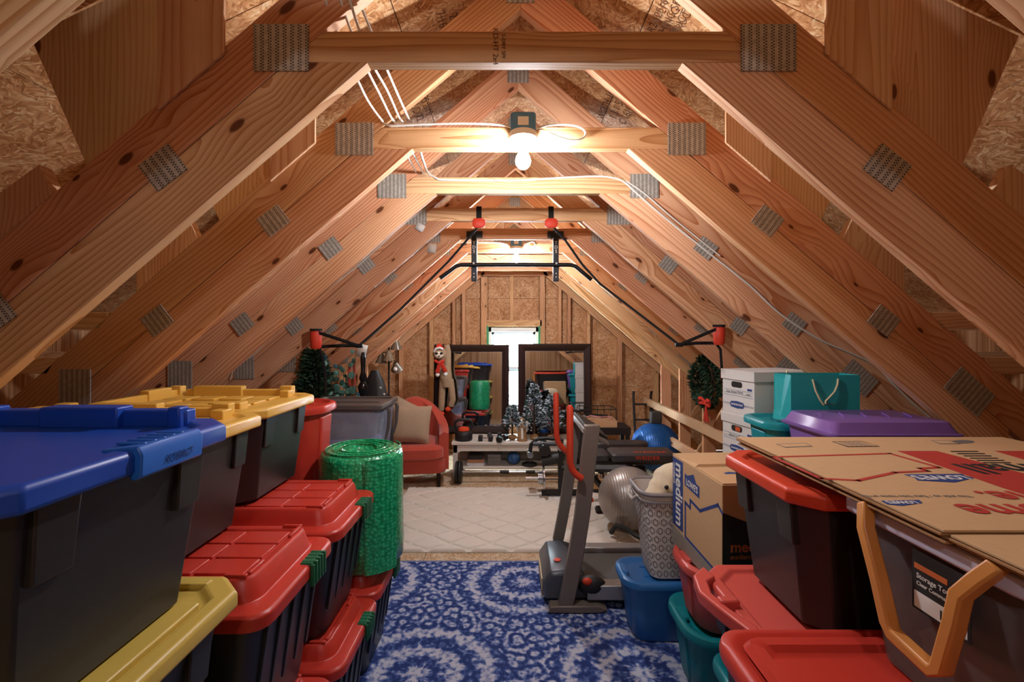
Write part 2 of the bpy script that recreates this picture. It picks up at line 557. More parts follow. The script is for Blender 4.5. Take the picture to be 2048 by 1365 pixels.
for sg in (-1, 1):
    xa, xb = .40, 2.05
    pl = [(RX + sg * xa, low_(xa) - .0), (RX + sg * xb, low_(xb)), (RX + sg * xb, low_(xb) + .12), (RX + sg * xa, low_(xa) + .12)]
    plank('slope_plate', pl, -.10, -.002, -sg * ANG, M['pine'], back)
plank('gable_tie', [(RX - .60, 2.465), (RX + .60, 2.465), (RX + .52, 2.56), (RX - .52, 2.56)], -.06, -.02, 0, M['stud'], back)

# window
win = struct(empty('window_1', ((WX0 + WX1) / 2, Y_BACK, WZ0)))
ww, wh = WX1 - WX0, WZ1 - WZ0
m = MB()
for a in ((-ww / 2, -ww / 2 + .045, 0, wh), (ww / 2 - .045, ww / 2, 0, wh), (-ww / 2, ww / 2, 0, .045), (-ww / 2, ww / 2, wh - .06, wh)):
    m.box(a[0], a[1], -.03, .05, a[2], a[3])
m.build('window_frame', M['white_paint'], win, bevel=.003)
for z0, z1, dy in ((.045, wh * .53, 0), (wh * .47, wh - .06, .018)):
    m = MB(); iw = ww / 2 - .045
    for a in ((-iw, -iw + .035, z0, z1), (iw - .035, iw, z0, z1), (-iw, iw, z0, z0 + .04), (-iw, iw, z1 - .035, z1)):
        m.box(a[0], a[1], dy - .012, dy + .006, a[2], a[3])
    sash = m.build('window_sash', M['white_paint'], win, bevel=.002)
    MB().box(-iw + .033, iw - .033, dy - .003, dy, z0 + .038, z1 - .033).build('pane', clear_plastic('window_glass', '#F4FAFA', .10, .02), sash, smooth=False)
# white roller blind remains: two slim muntins in the upper sash
for x in (-.09, .10):
    MB().box(x - .006, x + .006, .008, .016, wh * .49, wh - .09).build('muntin', M['white_paint'], win, smooth=False)
for sx_ in (-1, 1):
    MB().prism([(0, 0), (.03 * sx_, .02), (.025 * sx_, -.28), (0, -.30)], -.098, -.094, 'y').build('flashing_tape', M['tape_green'], win, loc=(sx_ * (ww / 2 - .012), 0, wh + .01), smooth=False)

# ---------------------------------------------------------------- trusses


def nail_plate(parent, x, z, wd, ht, ang, y=-.0025):
    key = (wd, ht)
    mt = frame4((x, y, z), (math.cos(ang), 0, math.sin(ang)), (-math.sin(ang), 0, math.cos(ang)))
    if key not in nail_plate.me:
        o = MB().box(-wd / 2, wd / 2, -ht / 2, ht / 2, 0, .003).build('nail_plate', M['plate'], parent, smooth=False, mat4=mt)
        nail_plate.me[key] = o.data
    else:
        o = bpy.data.objects.new('nail_plate', nail_plate.me[key]); C.objects.link(o); o.parent = parent; o.matrix_local = mt
    return o


nail_plate.me = {}


def truss_parts(t):
    T = .04
    for sg in (-1, 1):
        def P(x, z): return (sg * x, z)
        plank('top_chord', [P(0, mid_(0)), P(2.85, mid_(2.85)), P(2.85, up_(2.85)), P(0, up_(0))], 0, T, -sg * ANG, M['pine'], t)
        plank('inner_chord', [P(.453, 2.385), P(.683, 2.385), P(2.06, mid_(2.06) - .003), P(2.06, low_(2.06))], 0, T, -sg * ANG, M['pine'], t)
        plank('knee_post', [P(1.80, 0.001), P(1.92, 0.001), P(1.92, low_(1.92) - .002), P(1.80, low_(1.80) - .002)], 0, T, PI / 2, M['pine'], t)
        nail_plate(t, sg * .70, 2.425, .158, .134, 0)
        nail_plate(t, sg * 1.04, mid_(1.04), .108, .092, -sg * (ANG - .06))
        nail_plate(t, sg * 1.53, mid_(1.53), .108, .092, -sg * (ANG - .06))
        if sg < 0: nail_plate(t, -1.875, 1.375, .134, .16, 0)
        else: nail_plate(t, 1.89, 1.36, .19, .115, -ANG)
        # webs between the chord and the outer roof
        rz_ = lambda x: ROOF0 - ROOFS * x - .03
        plank('web', [P(.86, up_(.86) - .03), P(1.05, up_(1.05) - .03), P(1.05, rz_(1.05)), P(.86, rz_(.86))], -.012, -.001, PI / 2, M['pine_pale'], t)
        plank('web', [P(1.06, up_(1.06) - .02), P(1.28, up_(1.28) - .02), P(1.47, rz_(1.47)), P(1.07, rz_(1.07))], T + .001, T + .04, PI / 2, M['pine_pale'], t)
        plank('web', [P(1.36, up_(1.36) + .001), P(1.62, up_(1.62) + .001), P(1.62, up_(1.62) + .15), P(1.40, up_(1.40) + .12)], .0, T, PI / 2, M['pine_pale'], t)
        for z in (1.66, 1.47):
            xo = (3.176 - z) / SL
            plank('web', [P(xo + .012, z - .035), P(xo + .85, z - .035), P(xo + .85, z + .035), P(xo - .03, z + .035)], .0, T, 0, M['pine_pale'], t)
        plank('brace', [P(1.94, .25), P(2.04, .25), P(2.5, 1.0), P(2.40, 1.0)], .0, T, sg * 1.0, M['stud'], t)
    plank('collar_tie', [(-.685, 2.385), (.685, 2.385), (.58, 2.475), (-.58, 2.475)], 0, T, 0, M['pine'], t)
    nail_plate(t, 0, 3.045, .118, .094, 0)


TL = {0: 'roof truss right above the camera, only its lit lower edges in the top corners',
      1: 'nearest full roof truss, its dark collar beam crossing the top of the picture',
      2: 'roof truss that carries the large near light bulb on its collar beam',
      3: 'roof truss with white cables stapled along its collar beam, behind the near bulb',
      4: 'roof truss whose collar beam holds the two red suspension strap anchors',
      5: 'roof truss whose collar beam carries the black pull-up bar',
      6: 'roof truss that carries the small far light bulb',
      7: 'roof truss just behind the far light bulb',
      8: 'last roof truss before the gable wall'}
TR = {}
proto = None
for n in range(0, 9):
    if proto is None:
        t = empty('roof_truss', (RX, TY(n), 0)); truss_parts(t); proto = t
    else:
        t = copy_tree(proto); t.location = (RX, TY(n), 0)
    tag(t, TL[n], 'roof truss', 'roof trusses')
    TR[n] = t

# lumber-yard stamps on the roof sheets
def roof_px(x, y):
    kx, ky = (x - VX) / FPX, (VY - y) / FPX
    sg = 1 if kx > 0 else -1
    d = (ROOF0 - EYE + sg * ROOFS * RX) / (ky + ROOFS * abs(kx))
    return Vector((kx * d, d, EYE + ky * d)), sg


for x, y, lines, size in ((1318, 28, ('1R24/2F16', 'SHEATHING SPAN', 'CONSTRUCTION'), .05), (1215, 205, ('WIDTH 16', '1 3 1 5', 'C 1610'), .07), (905, 40, ('24/16', '7/16 CAT'), .06), (850, 205, ('PS 2-10', 'HUD 72'), .07)):
    p, sg = roof_px(x, y)
    dn = Vector((sg * math.cos(ca), 0, -math.sin(ca)))          # down the slope
    yv = Vector((0, 1, 0))
    for i, ln in enumerate(lines):
        text(ln, size, M['ink'], ceiling, frame4(p + dn * (i * size * .95) - Vector((sg * math.sin(ca), 0, math.cos(ca))) * .022, yv * -sg, -dn), .0, name='stamp')

text('KD-HT 2x4', .022, M['ink'], TR[1], frame4((-.085, -.001, 2.43), (0, 0, -1), (1, 0, 0)), name='stamp')
text('S-DRY SPF', .016, M['ink'], TR[1], frame4((-.062, -.001, 2.43), (0, 0, -1), (1, 0, 0)), name='stamp')

# ================================================================ LAMPS AND CABLES


M['fill_bulb'] = emission('added_fill_bulb', '#F6F7FF', 170.0)  # glow of the extra fill bulb out of view
M['bulb_far'] = emission('lit_bulb_far', '#F6F7FF', 800.0)


def lamp(label, x, y, z, bulb='bulb'):
    """bare bulb in a porcelain holder under a blue junction box on a collar tie"""
    t = thing('ceiling_light', label, 'light', (x, y, z), group='bare bulb lights')
    m = MB(); m.loft([rrect(.105, .052, .012, 3, z=0), rrect(.105, .052, .012, 3, z=.07), rrect(.098, .046, .012, 3, z=.076)])
    b = m.build('junction_box', M['box_blue'], t, loc=(0, 0, .045), bevel=.002)
    MB().box(-.022, .022, -.0275, -.0255, .02, .055).build('box_label', M['porcelain'], b, smooth=False)
    MB().lathe([(.030, .045), (.056, .043), (.060, .032), (.058, .018), (.036, .010), (.030, -.012), (.022, -.012)], 24).build('lamp_holder', M['porcelain'], t)
    MB().lathe([(.0135, -.008), (.0145, -.024), (.018, -.036), (.028, -.055), (.032, -.072), (.029, -.088), (.019, -.101), (.006, -.107)], 10).build('bulb', M[bulb], t)
    return t


lamp('bare lit bulb in white holder under blue box, nearest and largest', .050, TY(2) - .034, 2.392)
lamp('small bare lit bulb under junction box, far off near the gable', .050, TY(6) - .034, 2.392, 'bulb_far')
lamp('added fill bulb under blue box, unseen above and behind the camera', .050, -.55, 2.392, 'fill_bulb')  # unseen lamp added behind the camera to brighten the near surfaces


def cable(pts, label, r=.0042, grp='white electric cables', n=6):
    P = [at(*p) for p in pts]
    # smooth with a Catmull-Rom pass
    out = []
    for i in range(len(P) - 1):
        p0, p1, p2, p3 = P[max(i - 1, 0)], P[i], P[i + 1], P[min(i + 2, len(P) - 1)]
        for k in range(4):
            s = k / 4
            out.append(.5 * ((2 * p1) + (p2 - p0) * s + (2 * p0 - 5 * p1 + 4 * p2 - p3) * s * s + (3 * p1 - p0 - 3 * p2 + p3) * s ** 3))
    out.append(P[-1])
    return tag(MB().tube(out, r, n).build('electric_cable', M['wire'], None), label, 'cable', grp)


d2, d3 = TY(2) - .008, TY(3) - .008
cable([(640, -40, 1.29), (664, 40, 1.33), (704, 135, 1.42), (735, 200, 1.65), (762, 238, d2 - .02), (778, 251, d2), (840, 249, d2), (930, 247, d2), (1000, 250, d2 - .005), (1022, 255, d2 - .02)],
      'leftmost white cable dropping beside near truss and running along collar beam to bulb')
cable([(672, -30, 1.29), (694, 40, 1.33), (724, 118, 1.40), (760, 190, 1.65), (783, 236, d2 - .02), (797, 250, d2)], 'second white cable from the left between the two nearest trusses')
cable([(690, -30, 1.29), (712, 40, 1.33), (738, 116, 1.40), (774, 180, 1.65), (797, 232, d2 - .02), (806, 244, d2 + .02)], 'third white cable from the left between the two nearest trusses')
cable([(725, 20, 1.33), (764, 116, 1.42), (796, 190, 1.70), (815, 232, d2 + .0), (822, 246, d2 + .045)], 'rightmost of the four white cables between the two nearest trusses')
cable([(1072, 258, d2 - .01), (1100, 250, d2), (1140, 250, d2), (1162, 256, d2), (1171, 266, d2), (1165, 276, d2), (1148, 281, d2 - .004), (1120, 275, d2 - .008), (1098, 265, d2 - .01), (1078, 259, d2 - .012)],
      'white cable loop beside the near bulb', .0045)
cable([(805, 296, d2 + .06), (818, 318, 2.1), (832, 345, d3 - .02)], 'short thin white cable left of its two neighbours behind second collar beam')
cable([(818, 292, d2 + .06), (832, 318, 2.1), (846, 346, d3 - .01)], 'short white cable in the middle of three behind second collar beam')
cable([(838, 292, d2 + .06), (846, 320, 2.1), (856, 345, d3 - .02), (872, 356, d3), (885, 360, d3), (960, 361, d3), (1040, 361, d3), (1120, 356, d3), (1190, 353, d3), (1225, 356, d3), (1248, 364, d3), (1275, 388, d3),
       (1330, 436, d3), (1420, 508, d3), (1500, 572, d3), (1560, 628, d3), (1640, 680, d3), (1700, 706, d3), (1752, 732, d3), (1790, 772, d3), (1830, 810, d3), (1860, 835, d3)],
      'long white cable along third collar beam and down the right rafter', .0055)
cable([(1252, 362, d3 - .004), (1290, 388, d3 - .004), (1350, 440, d3 - .004), (1440, 512, d3 - .004)], 'upper twin of the long white cable on the right rafter')
d4 = TY(4) - .008
cable([(878, 405, d4), (850, 418, d4), (800, 455, d4), (752, 500, d4), (700, 545, d4), (640, 588, d4), (600, 610, d4), (560, 650, d4), (510, 708, d4), (475, 728, d4), (460, 760, d4)], 'thin grey cable running down the fourth left rafter', .0036)
d6 = TY(6) - .008
cable([(905, 486, d6), (950, 485, d6), (1000, 486, d6), (1020, 492, d6 - .02)], 'white cable reaching the far bulb from the left', .005)
cable([(1048, 490, d6 - .01), (1064, 484, d6), (1070, 489, d6), (1062, 494, d6), (1046, 493, d6 - .01)], 'white cable loop beside the far bulb', .005)

# ================================================================ STORAGE TOTES
for k, c in dict(red='#C63A2C', coral='#D2554A', yellow='#DDAE4E', yellow2='#CBAF52', blue='#1546A8', blue_tote='#2E72B4', teal='#0E8C96', grey_lid='#5B534E', clip='#1E6A48',
                 purple='#8E63BE', orange_lid='#D8462A', orange_h='#D08A45', pale='#C9C4D6').items():
    M[k] = plain(k + '_plastic', c, .38, noise=.03, nscale=12)
M['black_tote'] = plain('black_plastic', '#262523', .42, noise=.08, nscale=40)
M['navy_tote'] = plain('dark_navy_plastic', '#1E232B', .38, noise=.06, nscale=40)
M['blue_latch'] = plain('light_blue_latch', '#2468C4', .32, noise=.02)
M['clear'] = clear_plastic('clear_plastic', '#DDE3F0', .26)
M['clear_warm'] = clear_plastic('clear_warm_plastic', '#C9BDB8', .17)
M['purple_clear'] = clear_plastic('purple_clear_plastic', '#9A74C8', .72, .18)
M['print_dark'] = plain('embossed_navy', '#0F2C66', .5, noise=0)


def rib(m, x, y, z0, z1, wx, wy):
    m.box(x - wx / 2, x + wx / 2, y - wy / 2, y + wy / 2, z0, z1)


def tough_tote(label, x0, x1, y0, y1, z, h, lid, cat='storage tote', latch=None, group=None, style='rim', body='black_tote', name='storage_tote'):
    """straight-sided black tote with chamfered corners; lid dished with a raised back rim"""
    W, Ln = x1 - x0, y1 - y0
    t = thing(name, label, cat, ((x0 + x1) / 2, (y0 + y1) / 2, z), group=group)
    bw, bl = W - .05, Ln - .05
    m = MB()
    m.loft([rrect(bw * .87, bl * .86, .05, 1, z=0.0), rrect(bw * .875, bl * .865, .05, 1, z=.012), rrect(bw * .985, bl * .98, .055, 1, z=h - .05), rrect(bw, bl, .055, 1, z=h - .032)])
    b = m.build('body', M[body], t, bevel=.004)
    for sx in (-1, 1):
        for yy in (-.28, .28):
            mm = MB(); s = sx * (bw / 2 * .985 + .004)
            mm.hexa([(s - sx * .03, yy * bl - .03, h - .16), (s - sx * .006, yy * bl - .03, h - .16), (s - sx * .006, yy * bl + .03, h - .16), (s - sx * .03, yy * bl + .03, h - .16),
                     (s - sx * .02, yy * bl - .034, h - .045), (s + sx * .004, yy * bl - .034, h - .045), (s + sx * .004, yy * bl + .034, h - .045), (s - sx * .02, yy * bl + .034, h - .045)])
            mm.build('handle_lug', M[body], b, bevel=.003)
    # lid
    m = MB(); ch = .06
    m.loft([rrect(W - .012, Ln - .012, ch, 1, z=h - .045), rrect(W, Ln, ch, 1, z=h - .040), rrect(W, Ln, ch, 1, z=h - .012), rrect(W - .012, Ln - .012, ch, 1, z=h - .004), rrect(W - .07, Ln - .07, ch, 1, z=h - .004), rrect(W - .085, Ln - .085, ch, 1, z=h - .014)])
    if style == 'rim':
        # tall upstands along the back and left edge, low ones on the aisle side
        for (a, b_, c, d_, z1) in ((-.36, .30, .405, .46, .020), (-.30, .02, .385, .46, .036), (.27, .35, .385, .455, .036), (-.44, -.40, -.36, .46, .020), (-.45, -.39, .05, .30, .036), (-.45, -.38, .38, .455, .036),
                                   (.30, .36, .30, .40, .020), (.30, .36, -.40, -.30, .020), (-.1, .25, -.455, -.42, .016), (.17, .29, -.37, -.33, .018)):
            m.box(a * W, b_ * W, c * Ln, d_ * Ln, h - .016, h + z1 - .004)
        for i in range(4):
            for j in range(3):
                if (i, j) in ((1, 1), (2, 1)): continue
                cx, cy = (-.27 + i * .17) * W, (-.24 + j * .22) * Ln
                m.box(cx - .072 * W, cx + .072 * W, cy - .09 * Ln, cy + .09 * Ln, h - .016, h - .005)
    elif style == 'low':
        for (a, b_, c, d_, z1) in ((.28, .44, -.30, .30, .003), (-.40, .40, .42, .46, .003)):
            m.box(a * W, b_ * W, c * Ln, d_ * Ln, h - .016, h + z1 - .004)
        for j in range(5): m.box(.05 * W, .33 * W, (-.36 + j * .16) * Ln, (-.26 + j * .16) * Ln, h - .016, h - .006)
    elif style == 'smooth':
        for (a, b_, c, d_, z1) in ((-.42, .38, .40, .46, .026), (-.02, .20, .37, .455, .034), (-.38, -.16, .37, .455, .034), (.34, .375, .37, .43, .034), (.02, .27, -.36, -.33, .014), (-.12, .18, -.10, -.07, .010)):
            m.box(a * W, b_ * W, c * Ln, d_ * Ln, h - .016, h + z1 - .004)
    ld = m.build('lid', M[lid], t, bevel=.006)
    if latch:
        mm = MB(); s = W / 2
        mm.loft([[(s - .06, -.075, h - .004), (s + .004, -.075, h + .003), (s + .012, -.075, h - .012), (s + .010, -.075, h - .050), (s - .004, -.075, h - .056), (s - .01, -.075, h - .05)],
                 [(s - .06, .075, h - .004), (s + .004, .075, h + .003), (s + .012, .075, h - .012), (s + .010, .075, h - .050), (s - .004, .075, h - .056), (s - .01, .075, h - .05)]])
        for k in range(5): mm.box(s - .055, s - .004, -.05 + k * .022, -.042 + k * .022, h - .002, h + .004)
        lt = mm.build('latch', M['blue_latch'], t, loc=(0, .04, 0), bevel=.004)
        lt['label'] = 'lighter blue ribbed latch'
        text('KOBALT', .018, M['print_dark'], lt, frame4((s + .0128, .012, h - .032), (0, 1, 0), (0, 0, 1)))
    return t


def dome_tote(label, x0, x1, y0, y1, z, rim, dome, group=None, clip=True):
    """black tote with a red lid: wide rim, tall dome with tiled top, green clip on the aisle end"""
    W, Ln = x1 - x0, y1 - y0
    t = thing('storage_tote', label, 'storage tote', ((x0 + x1) / 2, (y0 + y1) / 2, z), group=group)
    m = MB()
    m.loft([rrect(W - .17, Ln - .11, .06, 3, z=0), rrect(W - .16, Ln - .10, .06, 3, z=.015), rrect(W - .07, Ln - .05, .05, 3, z=rim - .05), rrect(W - .05, Ln - .035, .05, 3, z=rim - .03)])
    b = m.build('body', M['navy_tote'], t)
    for k in range(5):
        yy = (-.36 + .18 * k) * (Ln - .05)
        mm = MB(); mm.hexa([(W / 2 - .085, yy - .008, .10), (W / 2 - .066, yy - .008, .10), (W / 2 - .066, yy + .008, .10), (W / 2 - .085, yy + .008, .10),
                            (W / 2 - .06, yy - .008, rim - .06), (W / 2 - .028, yy - .008, rim - .06), (W / 2 - .028, yy + .008, rim - .06), (W / 2 - .06, yy + .008, rim - .06)])
        mm.build('rib', M['navy_tote'], b, bevel=.002)
    m = MB(); n = 4; dz = dome - rim
    m.loft([rrect(W - .02, Ln - .02, .05, n, z=rim - .045), rrect(W, Ln, .055, n, z=rim - .040), rrect(W, Ln, .055, n, z=rim - .008), rrect(W - .016, Ln - .016, .05, n, z=rim),
            rrect(W - .10, Ln - .085, .055, n, z=rim + .002), rrect(W - .115, Ln - .10, .05, n, z=rim + .02), rrect(W - .135, Ln - .115, .045, n, z=dome - .012), rrect(W - .15, Ln - .13, .04, n, z=dome - .004), rrect(W - .19, Ln - .17, .03, n, z=dome - .006), rrect(W - .20, Ln - .18, .03, n, z=dome - .014)])
    tw, tl = (W - .21) / 4, (Ln - .19) / 3
    for i in range(4):
        for j in range(3):
            cx, cy = -(W - .21) / 2 + tw * (i + .5), -(Ln - .19) / 2 + tl * (j + .5)
            m.box(cx - tw / 2 + .004, cx + tw / 2 - .004, cy - tl / 2 + .004, cy + tl / 2 - .004, dome - .018, dome - .0075)
    for sx in (-1, 1):
        for sy in (-1, 1):
            m.box(sx * (W / 2 - .115) - .03, sx * (W / 2 - .115) + .03, sy * (Ln / 2 - .075) - .006, sy * (Ln / 2 - .075) + .006, dome - .02, dome + .004)
            m.box(sx * (W / 2 - .087) - .006, sx * (W / 2 - .087) + .006, sy * (Ln / 2 - .12) - .035, sy * (Ln / 2 - .12) + .035, dome - .02, dome + .004)
    m.build('lid', M['red'], t, bevel=.003)
    if clip:
        mm = MB(); s = W / 2
        mm.hexa([(s - .035, -.045, rim - .004), (s + .008, -.045, rim - .004), (s + .008, .045, rim - .004), (s - .035, .045, rim - .004), (s - .03, -.04, rim + .006), (s + .004, -.04, rim + .006), (s + .004, .04, rim + .006), (s - .03, .04, rim + .006)])
        mm.box(s + .0005, s + .012, -.045, .045, rim - .065, rim)
        for k in range(4): mm.box(s - .03, s + .0165, -.034 + k * .02, -.024 + k * .02, rim - .060, rim + .008)
        c = mm.build('clip', M['clip'], t, loc=(0, .07, 0), bevel=.002); c['label'] = 'green ribbed clip'
    return t


def round_tote(label, x0, x1, y0, y1, z, h, body, lid=None, taper=.84, rz=0, name='storage_tote', notch=True, group=None, r=.09):
    """soft-cornered household tote: tapered body with side flutes, rolled lid with recessed top and hand notches"""
    W, Ln = x1 - x0, y1 - y0; lid = lid or body
    t = thing(name, label, 'storage tote', ((x0 + x1) / 2, (y0 + y1) / 2, z), rz, group)
    bw, bl = W - .045, Ln - .045; n = 5
    m = MB()
    m.loft([rrect(bw * taper - .02, bl * taper - .02, r * .7, n, z=0), rrect(bw * taper, bl * taper, r * .75, n, z=.012), rrect(bw * (taper * .35 + .63), bl * (taper * .35 + .63), r * .85, n, z=h * .6), rrect(bw * .97, bl * .97, r * .9, n, z=h - .05), rrect(bw, bl, r, n, z=h - .03)])
    b = m.build('body', M[body], t)
    for sx in (-1, 1):
        mm = MB()
        mm.hexa([(sx * (bw * taper / 2 - .02), -.05, .02), (sx * (bw * taper / 2 + .006), -.045, .02), (sx * (bw * taper / 2 + .006), .045, .02), (sx * (bw * taper / 2 - .02), .05, .02),
                 (sx * (bw * .47), -.07, h - .06), (sx * (bw * .485 + .008), -.06, h - .06), (sx * (bw * .485 + .008), .06, h - .06), (sx * (bw * .47), .07, h - .06)])
        mm.build('side_flute', M[body], b, bevel=.006)
    m = MB()
    m.loft([rrect(W - .03, Ln - .03, r, n, z=h - .042), rrect(W - .004, Ln - .004, r + .01, n, z=h - .038), rrect(W, Ln, r + .01, n, z=h - .022), rrect(W - .012, Ln - .012, r, n, z=h - .006), rrect(W - .035, Ln - .035, r, n, z=h),
            rrect(W - .06, Ln - .06, r * .9, n, z=h - .001), rrect(W - .085, Ln - .085, r * .8, n, z=h - .014), rrect(W - .12, Ln - .12, r * .7, n, z=h - .016)])
    for sy in (-1, 1): m.box(-W * .28, W * .28, sy * Ln * .16 - .004, sy * Ln * .16 + .004, h - .018, h - .012)
    ld = m.build('lid', M[lid], t)
    if notch:
        for sx in (-1, 1):
            MB().loft([rrect(.035, .10, .015, 3, z=0), rrect(.028, .092, .012, 3, z=.010)]).build('hand_grip', M[lid], ld, loc=(sx * (W / 2 - .035), 0, h - .002))
    return t


# ---- left side -------------------------------------------------
dome_tote('black tote with red domed lid, left row, upper tier, nearest the camera', -1.385, -.605, 1.115, 1.575, .492, .413, .478, 'red lidded totes on the left')
dome_tote('black tote with red domed lid, left row, upper tier, second from the camera', -1.385, -.605, 1.595, 2.050, .492, .413, .478, 'red lidded totes on the left')
dome_tote('black tote with red domed lid at the very bottom edge, under the nearest red one', -1.385, -.600, 1.100, 1.560, 0.013, .419, .473, 'red lidded totes on the left')
dome_tote('black tote with red domed lid and green clip, lower tier in the middle', -1.385, -.587, 1.575, 2.030, 0.013, .419, .473, 'red lidded totes on the left')
dome_tote('black tote with red domed lid carrying the roll of green bubble wrap', -1.385, -.595, 2.045, 2.500, 0.013, .419, .473, 'red lidded totes on the left')
for k in range(2):
    tough_tote(('yellow lidded black tote at the bottom of the nearest left stack', 'yellow lidded black tote in the middle of the nearest left stack')[k], -1.40, -.607, .50, 1.06, 0.013 + k * .343, .340, 'yellow2', style='flat', group='totes of the nearest left stack')
tough_tote('black tote with large pale yellow lid under the blue lidded tote', -1.40, -.607, .50, 1.072, .699, .339, 'yellow2', style='low', group='totes of the nearest left stack')
tough_tote('black tote with bright blue latched lid, nearest on the left', -1.395, -.622, .52, 1.055, 1.042, .370, 'blue', latch=True, style='smooth')
tough_tote('black tote with yellow lid, directly behind the blue lidded tote', -1.585, -.845, 1.085, 1.600, .976, .358, 'yellow', group='yellow lidded totes on red ones')
tough_tote('black tote with yellow lid, farther one, next to the red tub', -1.585, -.895, 1.615, 2.130, .976, .358, 'yellow', group='yellow lidded totes on red ones')
# stack that holds the red tub, and the grey lidded clear totes
round_tote('tall red tub with rounded rim behind the yellow lidded totes', -1.46, -.93, 2.16, 2.56, .4925, .752, 'red', taper=.80, notch=False, name='plastic_tub', r=.15)


def clear_tote(label, x0, x1, y0, y1, z, h, lid, seed, tint='clear', cloth=None, latches=True, group=None):
    W, Ln = x1 - x0, y1 - y0
    t = thing('clear_tote', label, 'storage tote', ((x0 + x1) / 2, (y0 + y1) / 2, z), group=group)
    m = MB()
    m.loft([rrect(W - .10, Ln - .10, .03, 3, z=0), rrect(W - .04, Ln - .04, .03, 3, z=h - .03), rrect(W - .02, Ln - .02, .03, 3, z=h - .028), rrect(W - .046, Ln - .046, .03, 3, z=h - .03), rrect(W - .106, Ln - .106, .03, 3, z=.006)], True, True)
    m.build('body', M[tint], t)
    m = MB()
    m.loft([rrect(W - .01, Ln - .01, .03, 3, z=h - .035), rrect(W, Ln, .03, 3, z=h - .03), rrect(W, Ln, .03, 3, z=h - .004), rrect(W - .01, Ln - .01, .03, 3, z=h), rrect(W - .06, Ln - .06, .03, 3, z=h), rrect(W - .07, Ln - .07, .03, 3, z=h - .015)])
    m.box(-W * .36, W * .36, -.004, .004, h - .018, h - .008)
    m.build('lid', M[lid], t, bevel=.002)
    if latches:
        for yy in (-.26, .22):
            mm = MB(); s = W / 2
            mm.tube([(s + .012, yy * Ln, h - .035), (s + .022, yy * Ln, h - .06), (s + .012, yy * Ln + .006, h * .5), (s - .01, yy * Ln + .012, h * .28)], [.013, .014, .011, .009], 8)
            mm.build('latch', M[lid], t)
    rd = random.Random(seed)
    for k in range(3):
        hh = (h - .06) / 3
        m = MB()
        loops = []
        for (sc_, zz) in ((.80, 0), (.93, hh * .25), (.95, hh * .7), (.80, hh * .98)):
            l = []
            for p in rrect(W - .15, Ln - .15, .06, 4, z=0):
                j = 1 + rd.uniform(-.05, .05)
                l.append((p[0] * sc_ * j, p[1] * sc_ * j, .012 + k * hh + zz + rd.uniform(-.006, .006)))
            loops.append(l)
        m.loft(loops)
        o = m.build('folded_cloth', M[(cloth or ('cloth_white', 'cloth_blue', 'cloth_white'))[k]], t, ang=80)
    return t


M['cloth_white'] = plain('white_cloth', '#E8EBF0', .9, noise=.08, nscale=20)
M['cloth_blue'] = plain('pale_blue_cloth', '#8FA6D8', .9, noise=.1, nscale=20)
M['cloth_red'] = plain('red_cloth', '#A4402F', .9, noise=.1, nscale=20)
M['cloth_tan'] = plain('tan_cloth', '#A58F73', .9, noise=.1, nscale=20)
for k in range(3):
    clear_tote(('clear latched tote on the floor at the bottom of the grey lidded stack', 'clear latched tote in the middle of the grey lidded stack', 'clear latched tote with grey lid, top of its stack by the armchair')[k],
               -1.45, -.87, 3.06, 3.52, .029 + k * .366, .364, 'grey_lid', 5 + k, cloth=None if k < 2 else ('cloth_white', 'cloth_tan', 'cloth_red'), group='grey lidded clear totes')

# green bubble wrap roll
s = NT('green_bubble_wrap')
v = s.coords()
vo = s.n('ShaderNodeTexVoronoi', i_Vector=v, i_Scale=62.0, i_Randomness=.6)
s.set(Base_Color=s.ramp(vo.outputs['Distance'], [(0, '#4AD79E'), (.45, '#1CAA6E'), (.8, '#108A56')]), Roughness=.14)
s.b.inputs['Coat Weight'].default_value = .5
s.bump(s.math('SUBTRACT', 1.0, vo.outputs['Distance']), .6, .005)
M['bubble'] = s.m
bw = thing('bubble_wrap_roll', 'upright roll of green bubble wrap standing on a red lid', 'bubble wrap', (-.742, 2.27, .4915))
rd = random.Random(3)
prof = [(.185, 0), (.197, .012), (.201, .10), (.199, .25), (.202, .40), (.200, .51), (.192, .532), (.17, .545), (.14, .548), (.10, .541), (.075, .50), (.07, .42)]
m = MB(); loops = []
for r_, z_ in prof:
    loops.append([((r_ + .0035 * math.sin(5 * a + z_ * 9) + rd.uniform(-.0015, .0015)) * math.cos(a), (r_ + .0035 * math.sin(5 * a + z_ * 9)) * math.sin(a), z_ + rd.uniform(-.002, .002)) for a in [2 * PI * k / 40 for k in range(40)]])
m.loft(loops)
m.build('roll', M['bubble'], bw, ang=80)
m = MB(); pts = []
for k in range(90):
    a = k * .22; r_ = .085 + .0053 * k * .22
    pts.append((r_ * math.cos(a), r_ * math.sin(a), .549 - .0 * k))
m.tube(pts, .004, 5)
m.build('spiral_edge', M['bubble'], bw)
# loose flap
m = MB(); l0 = [((.203 + .0018 * k) * math.cos(-1.2 + .09 * k), (.203 + .0018 * k) * math.sin(-1.2 + .09 * k)) for k in range(9)]
m.loft([[(x, y, .004) for x, y in l0], [(x, y, .53) for x, y in l0], [(x * 1.02, y * 1.02, .53) for x, y in l0], [(x * 1.02, y * 1.02, .004) for x, y in l0], [(x, y, .004) for x, y in l0]], False, False, ring=False)
m.build('loose_flap', M['bubble'], bw)

